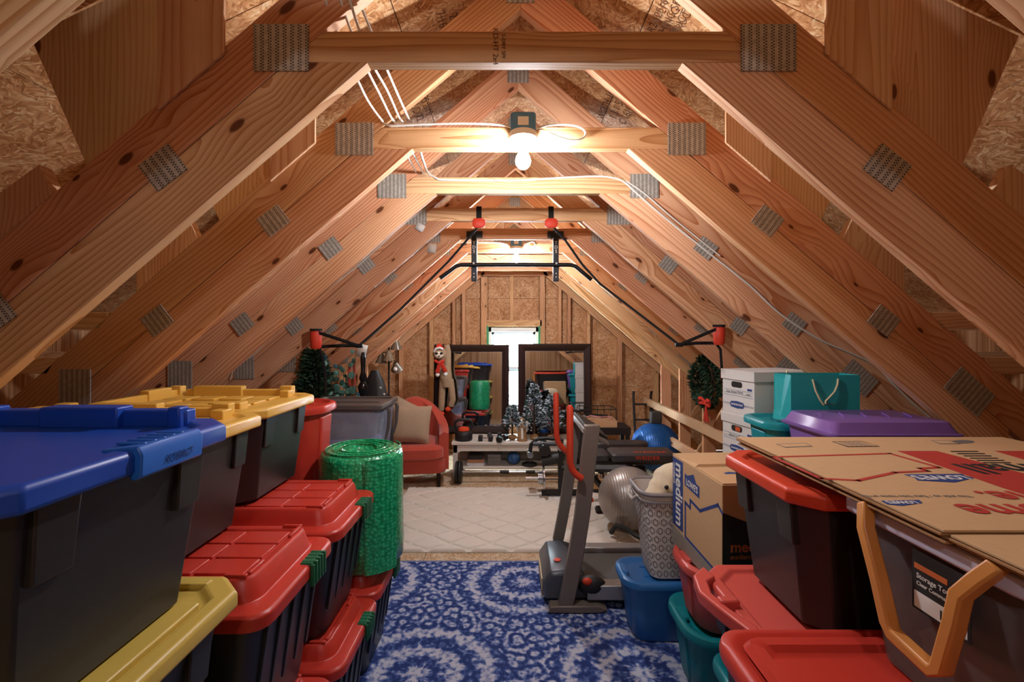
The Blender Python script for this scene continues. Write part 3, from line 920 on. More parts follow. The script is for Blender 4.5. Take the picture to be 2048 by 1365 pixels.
# ================================================================ RIGHT SIDE
M['card'] = plain('cardboard', '#CBA477', .85, noise=.07, nscale=55)
M['card_edge'] = plain('cardboard_edge', '#A67C50', .9, noise=.25, nscale=180)
M['print_blue'] = plain('navy_print', '#27407E', .7, noise=.03)
M['print_black'] = plain('black_print', '#1E1915', .8, noise=.03)
M['print_red'] = plain('red_print', '#B5352A', .75, noise=.03)
M['print_orange'] = plain('orange_print', '#C8662E', .75, noise=0)
M['print_white'] = plain('white_print', '#E6E2DA', .7, noise=0)
M['print_grey'] = plain('grey_print', '#6E6A66', .8, noise=0)
M['tape'] = clear_plastic('packing_tape', '#D8D3C8', .35, .15)
M['white_card'] = plain('white_cardboard', '#DDD9D2', .8, noise=.03)
M['hole'] = plain('dark_hand_hole', '#241C16', .9, noise=0)

# -- lower totes on the right
round_tote('bright blue lidded tote on the floor under the hamper', .575, 1.17, 2.30, 2.605, .013, .325, 'blue_tote', group='floor totes on the right')
round_tote('teal tote on the floor under the coral one', .755, 1.23, 1.90, 2.30, .013, .30, 'teal', r=.12)
round_tote('coral red tote under the far half of the moving box', .760, 1.23, 1.885, 2.26, .316, .272, 'coral', r=.13)
round_tote('dark teal tote on the floor under the near half of the moving box', .80, 1.24, 1.545, 1.880, .013, .288, 'teal', notch=False, r=.08)
round_tote('teal tote directly under the near half of the moving box', .785, 1.24, 1.545, 1.875, .304, .283, 'teal', notch=False, r=.08)

# -- moving box
mb = thing('moving_box', 'closed brown cardboard moving box printed medium in blue', 'cardboard box', (.822, 1.77, .590), R(3.8))
BW, BD, BH = .415, .46, .425
MB().box(0, BW, 0, BD, 0, BH).build('box_body', M['card'], mb, smooth=False, bevel=.003)
MB().hexa([(.0, BD * .5, BH + .0005), (BW, BD * .5, BH + .0005), (BW, BD, BH + .0005), (0, BD, BH + .0005), (.02, BD * .51, BH + .014), (BW, BD * .51, BH + .014), (BW, BD, BH + .004), (0, BD, BH + .004)]).build('top_flap', M['card'], mb, smooth=False)
MB().box(.003, BW, .003, BD * .495, BH + .0005, BH + .004).build('top_flap', M['card'], mb, smooth=False)


def fx(y, z): return (-.0006, y, z)   # aisle face of the box


def strip(m, pts, wdt):
    """flat band following pts on the aisle face (y,z)"""
    for (a, b) in zip(pts[:-1], pts[1:]):
        a, b = Vector((0, a[0], a[1])), Vector((0, b[0], b[1]))
        d = (b - a).normalized(); n = Vector((0, -d.z, d.y)) * wdt / 2
        e = d * wdt / 2
        m.hexa([p + Vector((x, 0, 0)) for x in (0, -.0006) for p in (a - e - n, b + e - n, b + e + n, a - e + n)])


m = MB(); m.box(-.0006, 0, BD - .115, BD - .004, .09, BH - .01)
m.build('blue_band', M['print_blue'], mb, smooth=False)
text('medium', .10, M['print_white'], mb, frame4((-.0012, BD - .072, .25), (0, 0, -1), (0, -1, 0)), .02, sx=.92)
text('mediano', .030, M['print_white'], mb, frame4((-.0012, BD - .022, .34), (0, 0, -1), (0, -1, 0)), .01)
m = MB(); m.loft([[(x, p[0], p[1]) for p in ((.325, .318), (.185, .305), (.185, .355), (.215, .36), (.24, .392), (.30, .368), (.325, .372))] for x in (0, -.0008)])
m.build('house_mark', M['print_blue'], mb, smooth=False)
text("LOWE'S", .040, M['print_white'], mb, frame4((-.0014, .255, .335), (0, -1, -.06), (0, 0, 1)), .02, sx=.80)
m = MB(); strip(m, [(.32, .085), (.32, .24), (.272, .232), (.27, .268), (.18, .255), (.032, .335), (.002, .316)], .013)
strip(m, [(.315, .082), (.005, .060)], .012)
m.build('outline_print', M['print_blue'], mb, smooth=False)
m = MB(); m.hexa([(-.0018, -.002, .0), (-.0018, BD, .0), (-.0018, BD, .085), (-.0018, -.002, .055), (-.0005, -.002, 0), (-.0005, BD, 0), (-.0005, BD, .085), (-.0005, -.002, .055)])
m.build('packing_tape', M['tape'], mb, smooth=False)
# end facing the camera
MB().hexa([(.0, -.0006, .0), (BW, -.0006, .0), (BW, -.0006, .15), (0, -.0006, .318), (.0, 0, .0), (BW, 0, .0), (BW, 0, .15), (0, 0, .318)]).build('dark_band', M['print_black'], mb, smooth=False)
text('medium', .058, M['print_orange'], mb, frame4((.032, -.0012, .180), (1, 0, 0), (0, 0, 1)), .025, 'LEFT')
text('mediano', .026, M['print_orange'], mb, frame4((.032, -.0012, .142), (1, 0, 0), (0, 0, 1)), .015, 'LEFT')
MB().prism([(.20, .26), (.26, .26), (.26, .275), (.23, .29), (.20, .275)], BH + .004, BH + .0046).build('house_mark', M['print_blue'], mb, loc=(-.12, -.14, 0), smooth=False)

# -- red lidded totes that carry the black one
tough_tote('black tote on the floor under the red lidded tote with hand slots', .66, 1.40, 1.09, 1.52, .013, .40, 'orange_lid', style='flat', group='hidden lower totes on the right')
tough_tote('black tote on the floor under the smooth red lidded tote', .56, 1.30, .55, 1.07, .013, .44, 'orange_lid', style='flat', group='hidden lower totes on the right')
t = tough_tote('black tote with red lid and open hand slot, under the tall black tote', .615, 1.40, 1.085, 1.51, .416, .428, 'coral', style='flat')
# protruding handle frame of that lid
m = MB(); zz = .848 - .416
out = [(-.385, .175), (-.44, .12), (-.46, .03), (-.435, -.06), (-.385, -.20)]
inn = [(-.375, .11), (-.41, .085), (-.425, .02), (-.41, -.05), (-.375, -.13)]
m.loft([[(p[0], p[1], zz - .035) for p in out] + [(p[0], p[1], zz - .035) for p in inn[::-1]], [(p[0], p[1], zz + .004) for p in out] + [(p[0], p[1], zz + .004) for p in inn[::-1]]])
m.box(-.425, -.37, -.035, -.005, zz - .03, zz + .012)
h_ = m.build('handle', M['coral'], t, bevel=.006); h_['label'] = 'red lid handle with open slot'
t = round_tote('tote with broad smooth red lid in the right foreground', .475, 1.28, .50, 1.095, .458, .442, 'red', r=.06, notch=False)
m = MB(); m.loft([rrect(.80 - .09, .50, .03, 3, z=.436), rrect(.80 - .11, .48, .03, 3, z=.452), rrect(.80 - .16, .43, .02, 3, z=.452), rrect(.80 - .18, .41, .02, 3, z=.440)])
m.build('raised_panel', M['red'], t)
# -- tall black tote with orange-red lid
t = tough_tote('tall black tote with orange red lid half under flattened boxes', .69, 1.44, 1.085, 1.525, .848, .372, 'orange_lid', style='flat')

# -- clear totes with coloured swing handles, right foreground
def frame_tote(label, x0, x1, y0, y1, z, h, seed, hand, cloth):
    t = clear_tote(label, x0, x1, y0, y1, z, h, hand, seed, 'clear_warm', cloth, latches=False, group='clear totes in the right foreground')
    return t


ft = frame_tote('clear tote with orange swing handle in the right foreground', .755, 1.30, .655, 1.045, .906, .332, 40, 'pale', ('cloth_tan', 'cloth_white', 'cloth_tan'))
# swing handle hanging on the aisle face (local coords: centre of tote, base z)
cx0, cy0, cz0 = (.755 + 1.30) / 2, (.655 + 1.045) / 2, .902
def lp(x, y, z): return Vector((x - cx0, y - cy0, z - cz0))
X = .733
pth = [(X + .012, .958, 1.245), (X - .006, .935, 1.20), (X - .006, .90, 1.11), (X - .006, .877, 1.04), (X - .006, .866, 1.026), (X - .006, .785, 1.016), (X - .006, .771, 1.028), (X - .006, .748, 1.12), (X - .006, .737, 1.175), (X + .004, .716, 1.212), (X + .02, .700, 1.243)]
m = MB(); sec = .017
loops = []
for i, p in enumerate(pth):
    p = lp(*p)
    a = lp(*pth[max(i - 1, 0)]); b_ = lp(*pth[min(i + 1, len(pth) - 1)])
    d = (b_ - a); d.x = 0; d.normalize()
    n = Vector((0, -d.z, d.y)) * .0115
    loops.append([p + n + Vector((.015, 0, 0)), p + n - Vector((.011, 0, 0)), p - n - Vector((.011, 0, 0)), p - n + Vector((.015, 0, 0))])
m.loft(loops)
hh = m.build('swing_handle', M['orange_h'], ft, bevel=.004); hh['label'] = 'orange U-shaped swing handle'
# label on the aisle face
fm = lambda y, z: lp(.768 + (.0), y, z)
m = MB(); m.box(-.0008, .0008, -.055, .055, -.055, .055)
lb = m.build('product_label', M['print_black'], ft, loc=lp(.7635, .81, 1.135), smooth=False)
MB().box(-.0016, -.0009, -.05, .05, -.05, -.02).build('white_panel', M['print_white'], lb, smooth=False)
MB().box(-.0016, -.0009, -.015, .05, .022, .032).build('orange_panel', M['print_orange'], lb, smooth=False)
mt = lambda y, z: frame4((-.0018, y, z), (0, -1, 0), (0, 0, 1))
text('Storage Tote', .013, M['print_white'], lb, mt(.045, .010), .01, 'LEFT')
text('Clear Commander', .010, M['print_white'], lb, mt(.045, -.004), .01, 'LEFT')
m = MB()
for k in range(9): m.box(-.0022, -.0017, -.045 + k * .005, -.0425 + k * .005, -.045, -.028)
m.build('barcode', M['print_black'], lb, smooth=False)['kind'] = 'stuff'
M['pumpkin'] = plain('orange_pumpkin', '#D2592A', .5, noise=.05)
ft2 = frame_tote('clear tote with an orange ball inside at the right picture edge', .76, 1.30, .30, .645, .906, .332, 41, 'pale', ('cloth_tan', 'cloth_white', 'cloth_tan'))
m = MB(); m.tube([lp(.752, .60, 1.20) - Vector((0, .3775, 0)) + Vector((0, cy0 - .85 + .3775, 0)), lp(.748, .585, 1.10), lp(.748, .578, 1.0)], .010, 8)
m.build('white_latch', M['pale'], ft2, loc=(0, cy0 - .4725, 0))
for ch in [c for q in (ft, ft2) for c in q.children if c.name.startswith('folded_cloth')]:
    if ch.location.z >= 0 and min(v_.co.z for v_ in ch.data.vertices) > .06: bpy.data.objects.remove(ch)
pk = MB()
for k in range(8):
    a = 2 * PI * k / 8
    pk.ball((.03 * math.cos(a), .03 * math.sin(a), 0), (.055, .055, .065), 12, 8)
tag(pk.build('plastic_pumpkin', M['pumpkin'], None, loc=(.86, .55, 1.09)), 'orange plastic pumpkin inside the clear tote at right', 'decoration')

# -- flattened boxes lying on top
def corrugated(name, label, x0, x1, y0, y1, z, layers, group):
    t = thing(name, label, 'cardboard', (x0, y0, z), group=group)
    W, Ln = x1 - x0, y1 - y0
    rd = random.Random(len(label))
    for k in range(layers):
        dx, dy = (rd.uniform(-.004, .007), rd.uniform(-.006, .006)) if k < layers - 1 else (0, 0)
        zt = k * .0062
        MB().box(dx, W + dx, dy, Ln + dy, zt + .0006, zt + .0052).build('board', M['card' if k == layers - 1 else 'card_edge'], t, smooth=False, bevel=.0008)
    return t, layers * .0062 - .001


fz = 1.243
fb, ft_z = corrugated('flattened_box', 'large flattened cardboard box lying print up on the right totes', .737, 1.60, .775, 1.482, fz, 4, 'flattened boxes')
Wf, Lf = .863, .707
def flat(poly, mat, nm, dz=.0): return MB().prism(poly, ft_z + .0002 + dz, ft_z + .0008 + dz).build(nm, M[mat], fb, smooth=False)
def fpx(x, y):
    """pixel on the sheet -> local XY"""
    zc = fz + ft_z
    d = (EYE - zc) * FPX / (y - VY)
    return ((x - VX) * d / FPX - .737, d - .775)
def upside(s, x, y, size, mat, **kw):
    px = fpx(x, y)
    return text(s, size, M[mat], fb, frame4((px[0], px[1], ft_z + .0012), (-1, 0, 0), (0, -1, 0)), **kw)
flat([fpx(1795, 903), fpx(1873, 903), fpx(2048, 948), fpx(2048, 990), fpx(2000, 975)], 'print_red', 'red_band')
flat([fpx(1990, 903), fpx(2048, 903), fpx(2048, 920)], 'print_red', 'red_band')
pts = [(1545, 915), (1780, 908), (1878, 936), (1840, 938), (1855, 943), (1790, 946), (1716, 962), (1643, 958)]
pp = [Vector((*fpx(*p), 0)) for p in pts]
m = MB()
for a, b_ in zip(pp, pp[1:] + pp[:1]):
    d = (b_ - a).normalized(); n = Vector((-d.y, d.x, 0)) * .0055; e = d * .0055
    m.prism([(p.x, p.y) for p in (a - e - n, b_ + e - n, b_ + e + n, a - e + n)], ft_z + .0002, ft_z + .0008)
m.build('red_outline', M['print_red'], fb, smooth=False)
flat([fpx(1808, 950), fpx(1925, 949), fpx(1930, 953), fpx(1948, 957), fpx(1910, 966), fpx(1835, 962), fpx(1830, 957)], 'print_blue', 'house_mark')
upside("LOWE'S", 1880, 956, .042, 'print_white', bold=.02, sx=.85)
flat([fpx(1762, 1003), fpx(1838, 1001), fpx(1845, 1007), fpx(1805, 1013), fpx(1775, 1010)], 'print_blue', 'house_mark')
upside("LOWE'S", 1803, 1006, .020, 'print_white', bold=.02, sx=.85)
upside('This side up / Este lado hacia arriba', 1832, 994, .016, 'print_grey')
upside('small', 1925, 938, .12, 'print_black', bold=.02, align='RIGHT')
upside('home', 1930, 1022, .095, 'print_red', bold=.02, align='RIGHT')
upside('home.', 1970, 994, .095, 'print_red', bold=.02, align='RIGHT')
for k in range(6): flat([fpx(1900 + k * 13, 903 + k * 4.5), fpx(1955 + k * 13, 903 + k * 4.5), fpx(1958 + k * 13, 904.6 + k * 4.5), fpx(1903 + k * 13, 904.6 + k * 4.5)], 'print_black', 'fine_print')
flat([fpx(1552, 889), fpx(1612, 887), fpx(1626, 894), fpx(1571, 896)], 'print_grey', 'fine_print'); flat([fpx(1556, 890), fpx(1611, 888), fpx(1622, 893), fpx(1571, 895)], 'card', 'fine_print', .0003)
flat([fpx(1664, 884), fpx(1722, 883), fpx(1760, 894), fpx(1696, 895)], 'print_black', 'certificate'); flat([fpx(1668, 885), fpx(1721, 884), fpx(1754, 893), fpx(1698, 894)], 'card', 'certificate', .0003)
for k in range(5): flat([fpx(1676 + k * 9, 885.5), fpx(1680 + k * 9, 885.5), fpx(1708 + k * 9, 893), fpx(1704 + k * 9, 893)], 'print_grey', 'fine_print', .0006)
flat([fpx(1925 + 24 * math.cos(a), 884.5 + 3.4 * math.sin(a)) for a in [2 * PI * k / 16 for k in range(16)]], 'print_grey', 'round_stamp')
flat([fpx(1862, 882), fpx(1900, 882), fpx(1922, 889), fpx(1880, 889)], 'print_grey', 'fine_print'); flat([fpx(1865, 883), fpx(1899, 883), fpx(1916, 888), fpx(1881, 888)], 'card', 'fine_print', .0003)
fb2, _ = corrugated('flattened_box', 'second flattened cardboard sheet at the right bottom of the large one', .742, 1.60, .30, .768, fz + .002, 3, 'flattened boxes')

# -- teal totes, gift bag, purple tote, file boxes behind
for k in range(3):
    round_tote(('teal tote on the floor below the gift bag', 'middle teal tote below the gift bag', 'teal lidded tote right under the turquoise gift bag')[k], 1.245, 1.78, 2.185, 2.50, .003 + k * .391, .388, 'teal', notch=False, group='teal totes under the gift bag', r=.07)
tough_tote('black tote on the floor under the purple one', 1.27, 1.79, 1.81, 2.15, .002, .445, 'teal', style='flat', group='totes under the purple one')
tough_tote('black tote directly under the purple one', 1.27, 1.79, 1.81, 2.15, .450, .445, 'teal', style='flat', group='totes under the purple one')
pt = thing('purple_tote', 'translucent purple underbed tote beside the gift bag', 'storage tote', (1.535, 1.975, .898))
m = MB(); W, Ln, h = .53, .345, .315
m.loft([rrect(W - .10, Ln - .08, .03, 4, z=0), rrect(W - .035, Ln - .03, .03, 4, z=h - .02)])
m.build('body', M['purple_clear'], pt)
m = MB(); m.loft([rrect(W, Ln, .03, 4, z=h - .025), rrect(W + .012, Ln + .012, .03, 4, z=h - .018), rrect(W + .012, Ln + .012, .03, 4, z=h - .010), rrect(W - .01, Ln - .01, .03, 4, z=h - .008), rrect(W - .05, Ln - .045, .03, 4, z=h + .034), rrect(W - .065, Ln - .06, .03, 4, z=h + .037)])
m.build('lid', M['purple_clear'], pt)
m = MB()
for k in range(5): m.tube([(-.22 + k * .095, -.05, h + .039), (-.17 + k * .095, .05, h + .039)], .003, 5)
m.build('lid_rib', M['purple'], pt)['kind'] = 'stuff'
MB().ball((0, 0, .13), (.20, .11, .10), 14, 8).build('stored_cloth', plain('pink_cloth', '#A45E8E', .9, noise=.2), pt)

M['bag'] = plain('turquoise_paper', '#25A3A6', .42, noise=.06, nscale=9)
M['cord'] = plain('cream_cord', '#E3D3A6', .7)
gb = thing('gift_bag', 'turquoise paper gift bag with cream cord handles', 'gift bag', at(1582, 850, 2.215) + Vector((0, 0, 0)), R(2))
gb.location.z = 1.178
gw, gd, gh = .345, .135, .225
m = MB()
o_ = [(0, 0), (gw, 0), (gw, gd), (0, gd)]
m.loft([[(p[0], p[1], 0) for p in o_[:3]] + [(0, gd, 0), (-.012, gd / 2, 0)], [(p[0], p[1], gh) for p in o_[:3]] + [(0, gd, gh), (.018, gd / 2, gh)], [(p[0] * .985 + .003, p[1] * .95 + .003, gh) for p in o_[:3]] + [(.003, gd * .96, gh), (.022, gd / 2, gh)], [(p[0] * .985 + .003, p[1] * .95 + .003, .01) for p in o_[:3]] + [(.003, gd * .96, .01), (-.008, gd / 2, .01)]])
m.build('bag_body', M['bag'], gb, smooth=False)
MB().hexa([(-.0005, .0, .0), (-.03, -.02, .0), (-.04, gd * .6, .0), (-.0005, gd, .0), (-.001, .0, .0015), (-.032, -.018, .0015), (-.04, gd * .6, .0015), (-.001, gd, .04)]).build('bag_corner', M['bag'], gb, smooth=False)
hx = [(.105, -.004, gh - .02), (.115, -.010, gh - .075), (.135, -.014, gh - .12), (.152, -.014, gh - .143), (.162, -.014, gh - .140), (.163, -.013, gh - .125), (.185, -.012, gh - .105), (.21, -.010, gh - .080), (.228, -.006, gh - .045), (.232, -.004, gh - .018)]
MB().tube(hx, .0042, 7).build('cord_handle', M['cord'], gb)
MB().tube([(.06, gd + .004, gh - .02), (.075, gd + .01, gh + .012), (.10, gd + .012, gh - .03), (.15, gd + .012, gh - .06), (.20, gd + .01, gh - .01), (.215, gd + .004, gh - .02)], .004, 6).build('cord_handle', M['cord'], gb)
MB().box(.15, .22, -.0008, -.0002, .082, .086).build('fine_print', M['print_grey'], gb, smooth=False)

zb = .002
for k in range(5):
    hgt = .292 if k < 3 else .256
    t = thing('file_box', ('white lidded file box on the floor at the bottom of its stack', 'second white file box from the floor', 'middle white file box of the stack of five', 'white file box just under the topmost one, orange showing in its hand hole', 'topmost white file box with handwritten label beside the gift bag')[k],
              'file box', (1.345, 2.515, zb), R(11), 'white file boxes')
    fw, fd = .385, .27
    MB().box(0, fw, 0, fd, 0, hgt - .01).build('box_body', M['white_card'], t, smooth=False, bevel=.002)
    MB().loft([[(-.007, -.007, hgt - .058), (fw + .007, -.007, hgt - .058), (fw + .007, fd + .007, hgt - .058), (-.007, fd + .007, hgt - .058)], [(-.008, -.008, hgt - .002), (fw + .008, -.008, hgt - .002), (fw + .008, fd + .008, hgt - .002), (-.008, fd + .008, hgt - .002)], [(-.006, -.006, hgt), (fw + .006, -.006, hgt), (fw + .006, fd + .006, hgt), (-.006, fd + .006, hgt)]]).build('lid', M['white_card'], t, smooth=False, bevel=.0015)
    # hand hole and print on the aisle face
    hz = hgt - .085
    m = MB(); m.loft([[(-.0005 - x, fd * .53 + p[0], hz + p[1]) for p in rrect(.092, .034, .015, 4)] for x in (0, .0006)])
    m.build('hand_hole', M['hole'], t, smooth=False)
    if k == 3: MB().box(-.0018, -.0012, fd * .53 - .03, fd * .53 + .01, hz - .013, hz + .012).build('orange_content', M['pumpkin'], t, smooth=False)
    m = MB()
    for zl in (.118, .138, .150): m.box(-.0012, -.0004, .012, fd - .012, hgt - zl - .0012, hgt - zl)
    for zl in (.198, .204): m.box(-.0012, -.0004, .004, fd * .32, hgt - zl - .0015, hgt - zl); m.box(-.0012, -.0004, fd * .72, fd - .004, hgt - zl - .0015, hgt - zl)
    m.build('ruled_lines', M['print_blue'], t, smooth=False)['kind'] = 'stuff'
    m = MB(); oc = [(-.062, 0), (-.052, .016), (0, .021), (.052, .016), (.062, 0), (.052, -.016), (0, -.021), (-.052, -.016)]
    m.loft([[(x, fd * .52 + p[0], hgt - .202 + p[1]) for p in oc] for x in (-.0004, -.0014)])
    m.build('oval_mark', M['print_blue'], t, smooth=False)
    text('BANKERS BOX', .015, M['print_white'], t, frame4((-.0018, fd * .52, hgt - .202), (0, -1, 0), (0, 0, 1)), .02)
    MB().box(-.0012, -.0004, .018, .055, hgt - .112, hgt - .100).build('brand_print', M['print_blue'], t, smooth=False)
    if k > 2: text(('', '', '', 'Files A to C', 'Kyle Water Pistol')[k], .020, M['print_grey'], t, frame4((-.0012, fd * .60, hgt - .130), (0, -1, .04), (0, 0, 1)))
    if k == 4: text('MISC', .018, M['print_grey'], t, frame4((-.0012, fd * .16, hgt - .134), (0, -1, .04), (0, 0, 1)))
    zb += hgt + .001

# -- hamper with lamb
hm = thing('laundry_hamper', 'white fabric hamper with brown hexagon print on the blue tote', 'hamper', (.86, 2.452, .3405))
M['hamper'] = plain('cream_canvas', '#E4DED4', .9, noise=.04, nscale=60)
M['hex'] = plain('taupe_print', '#6E6258', .9, noise=0)
M['grey_rim'] = plain('grey_hamper_rim', '#8E8A8A', .4)
HW0, HL0, HW1, HL1, HH = .26, .21, .375, .28, .44
def hsec(f, off=0): return rrect(HW0 + (HW1 - HW0) * f + off, HL0 + (HL1 - HL0) * f + off, .05 + .02 * f, 5, z=HH * f)
m = MB(); m.loft([hsec(f) for f in (0, .25, .5, .75, 1)], True, False)
m.loft([[(p[0], p[1], HH) for p in hsec(1)], [(p[0] * .95, p[1] * .95, HH) for p in hsec(1)], [(p[0] * .93, p[1] * .93, HH * .72) for p in hsec(.8)]], False, True)
m.build('fabric_body', M['hamper'], hm)
# hexagon print laid on the surface
def hsurf(u, f):
    l = hsec(f, .003); n = len(l); per = [0]
    for i in range(n): per.append(per[-1] + (Vector(l[(i + 1) % n]) - Vector(l[i])).length)
    s_ = (u % 1) * per[-1]
    for i in range(n):
        if s_ <= per[i + 1] + 1e-9:
            k = (s_ - per[i]) / max(per[i + 1] - per[i], 1e-9)
            return Vector(l[i]).lerp(Vector(l[(i + 1) % n]), k)
    return Vector(l[0])
m = MB(); NU, NF = 26, 9; lw = .12
for j in range(NF):
    for i in range(NU):
        u0 = (i + (.5 if j % 2 else 0)) / NU; f0 = (j + .5) / NF * .93 + .01
        ru, rf = .36 / NU, .40 / NF
        ring = []
        for q in (1.0, 1 - lw * 2.0):
            ring.append([hsurf(u0 + ru * q * math.cos(PI / 3 * k + PI / 6), min(max(f0 + rf * q * math.sin(PI / 3 * k + PI / 6), 0), 1)) for k in range(6)])
        m.add(ring[0] + ring[1], [(k, (k + 1) % 6, 6 + (k + 1) % 6, 6 + k) for k in range(6)])
        a, b_ = hsurf(u0 + .5 / NU, f0), None
        g = [hsurf(u0 + .5 / NU - .03 / NU, f0 - .17 / NF), hsurf(u0 + .5 / NU + .03 / NU, f0 - .17 / NF), hsurf(u0 + .5 / NU + .03 / NU, min(f0 + .17 / NF, 1)), hsurf(u0 + .5 / NU - .03 / NU, min(f0 + .17 / NF, 1))]
        m.add(g, [(0, 1, 2, 3)])
m.build('hexagon_print', M['hex'], hm, smooth=False)['kind'] = 'stuff'
m = MB(); m.tube([(p[0], p[1], HH + .004) for p in hsec(1, .008)], .011, 8, closed=True)
m.tube([(p[0], p[1], HH - .035) for p in hsec(.93, .010)], .006, 6, closed=True)
m.build('rim', M['grey_rim'], hm)
m = MB(); m.tube([(-HW1 / 2 - .012, -.07, HH - .02), (-HW1 / 2 - .028, -.04, HH - .05), (-HW1 / 2 - .03, .04, HH - .05), (-HW1 / 2 - .012, .07, HH - .02)], .008, 7)
m.build('rope_handle', M['hamper'], hm)
# lamb plush: one soft body, sunk in the hamper
M['lamb'] = plain('cream_plush', '#DCCDB0', .95, noise=.12, nscale=45, bump=.4)
M['black_eye'] = plain('black_bead', '#0F0D0C', .3, noise=0)
lb_ = thing('lamb_plush', 'cream lamb plush toy lying in the hamper', 'plush toy', (.855, 2.43, .74))
m = MB()
m.ball((.05, .05, .075), (.125, .10, .085)); m.ball((-.045, -.03, .055), (.085, .07, .062)); m.ball((-.105, -.06, .025), (.055, .05, .042)); m.ball((.0, .0, .10), (.095, .085, .06))
o = m.build('body', M['lamb'], lb_, ang=80)
rm = o.modifiers.new('remesh', 'REMESH'); rm.mode = 'VOXEL'; rm.voxel_size = .011; rm.use_smooth_shade = True
m = MB(); m.ball((0, 0, 0), (.045, .014, .03)); m.build('ear', plain('tan_plush', '#C9A777', .95, noise=.1), lb_, loc=(.035, -.095, .075)).rotation_euler = (.5, .5, .2)
MB().ball((0, 0, 0), .011, 10, 8).build('eye', M['black_eye'], lb_, loc=(-.058, -.098, .078))
MB().tube([(-.155, -.09, .018), (-.13, -.112, .010), (-.10, -.112, .008), (-.085, -.105, .012)], .0018, 5).build('mouth_stitch', M['print_red'], lb_)
tag(MB().loft([rrect(.20, .12, .05, 4, z=0), rrect(.24, .15, .06, 4, z=.02), rrect(.20, .12, .05, 4, z=.045)]).build('folded_cloth', M['cloth_red'], None, loc=(.83, 2.45, .70)), 'red cloth tucked under the lamb plush in the hamper', 'cloth')

# ================================================================ RUGS
s = NT('blue_medallion_rug')
v = s.coords()
nz = s.n('ShaderNodeTexNoise', i_Vector=v, i_Scale=9.0, i_Detail=4.0)
sp = s.n('ShaderNodeSeparateXYZ', i_Vector=v)
wx = s.math('MULTIPLY_ADD', nz.outputs[0], .07, sp.outputs[0]); wy = s.math('MULTIPLY_ADD', nz.outputs[0], .05, sp.outputs[1])
PX, PY = 1.06, .80
row = s.math('FLOOR', s.math('DIVIDE', wy, PY))
off = s.math('MULTIPLY', s.math('FRACT', s.math('MULTIPLY', row, .5)), PX)
ux_ = s.math('MULTIPLY', s.math('SUBTRACT', s.math('FRACT', s.math('DIVIDE', s.math('ADD', wx, off), PX)), .5), PX)
uy_ = s.math('MULTIPLY', s.math('SUBTRACT', s.math('FRACT', s.math('DIVIDE', wy, PY)), .5), PY * 1.12)
rr = s.math('SQRT', s.math('ADD', s.math('MULTIPLY', ux_, ux_), s.math('MULTIPLY', uy_, uy_)))
th = s.math('ARCTAN2', uy_, ux_)
scal = s.math('MULTIPLY', s.math('ABSOLUTE', s.math('SINE', s.math('MULTIPLY', th, 11.0))), .022)
r2 = s.math('ADD', rr, scal)
rings = s.math('SINE', s.math('MULTIPLY', r2, 40.0))
vor = s.n('ShaderNodeTexVoronoi', voronoi_dimensions='2D', i_Vector=v, i_Scale=13.0)
fine = s.n('ShaderNodeTexNoise', noise_dimensions='2D', i_Vector=v, i_Scale=38.0, i_Detail=3.0)
inside = s.math('LESS_THAN', r2, .44)
flower = s.math('SINE', s.math('MULTIPLY', vor.outputs['Distance'], 11.0))
pat = s.math('ADD', s.math('MULTIPLY', rings, .30), s.math('MULTIPLY', flower, .14))
outp = s.math('MULTIPLY_ADD', flower, .26, -.05)
mx = s.n('ShaderNodeMix', i_0=inside, i_2=outp, i_3=pat)
val = s.math('ADD', s.math('ADD', mx.outputs[0], s.math('MULTIPLY_ADD', fine.outputs[0], 1.3, -.65)), .47, clamp=True)
s.set(Base_Color=s.ramp(val, [(.15, '#2C3D74'), (.40, '#4A629E'), (.58, '#8A96BE'), (.80, '#BEC3D2')]), Roughness=.95)
s.b.inputs['Specular IOR Level'].default_value = .1
M['rug_blue'] = s.m
M['rug_edge'] = plain('rug_binding', '#6C7AA6', .95)
rug = thing('area_rug', 'blue patterned medallion rug in the foreground aisle', 'rug', (.12, 1.75, 0))
MB().box(-1.22, 1.22, -1.45, 1.435, .001, .011).build('pile', M['rug_blue'], rug, smooth=False, bevel=.003)
MB().box(-1.222, 1.222, 1.435, 1.452, .001, .010).build('binding', M['rug_edge'], rug, smooth=False, bevel=.002)

M['rug_white'] = plain('ivory_wool', '#E4DED2', .95, noise=.05, nscale=90)
m = MB(); NX, NY = 270, 200; X0, X1, Y0, Y1 = -1.06, .98, 3.335, 4.70
vs_, fs = [], []
for j in range(NY + 1):
    for i in range(NX + 1):
        x = X0 + (X1 - X0) * i / NX; y = Y0 + (Y1 - Y0) * j / NY
        u, w_ = x / .155, y / .115
        g = abs(math.cos(PI * u * 1.0) + math.cos(PI * w_) + .22 * math.sin(PI * w_) * math.cos(PI * u))
        z = .027 - .019 * math.exp(-(g / .17) ** 2)
        if i in (0, NX) or j in (0, NY): z = .006
        vs_.append((x, y, z))
for j in range(NY):
    for i in range(NX):
        a = j * (NX + 1) + i; fs.append((a, a + 1, a + NX + 2, a + NX + 1))
m.add(vs_, fs); m.box(X0, X1, Y0, Y1, .001, .006)
tag(m.build('area_rug', M['rug_white'], None, ang=80), 'ivory rug with carved trellis pattern in the middle of the attic', 'rug')

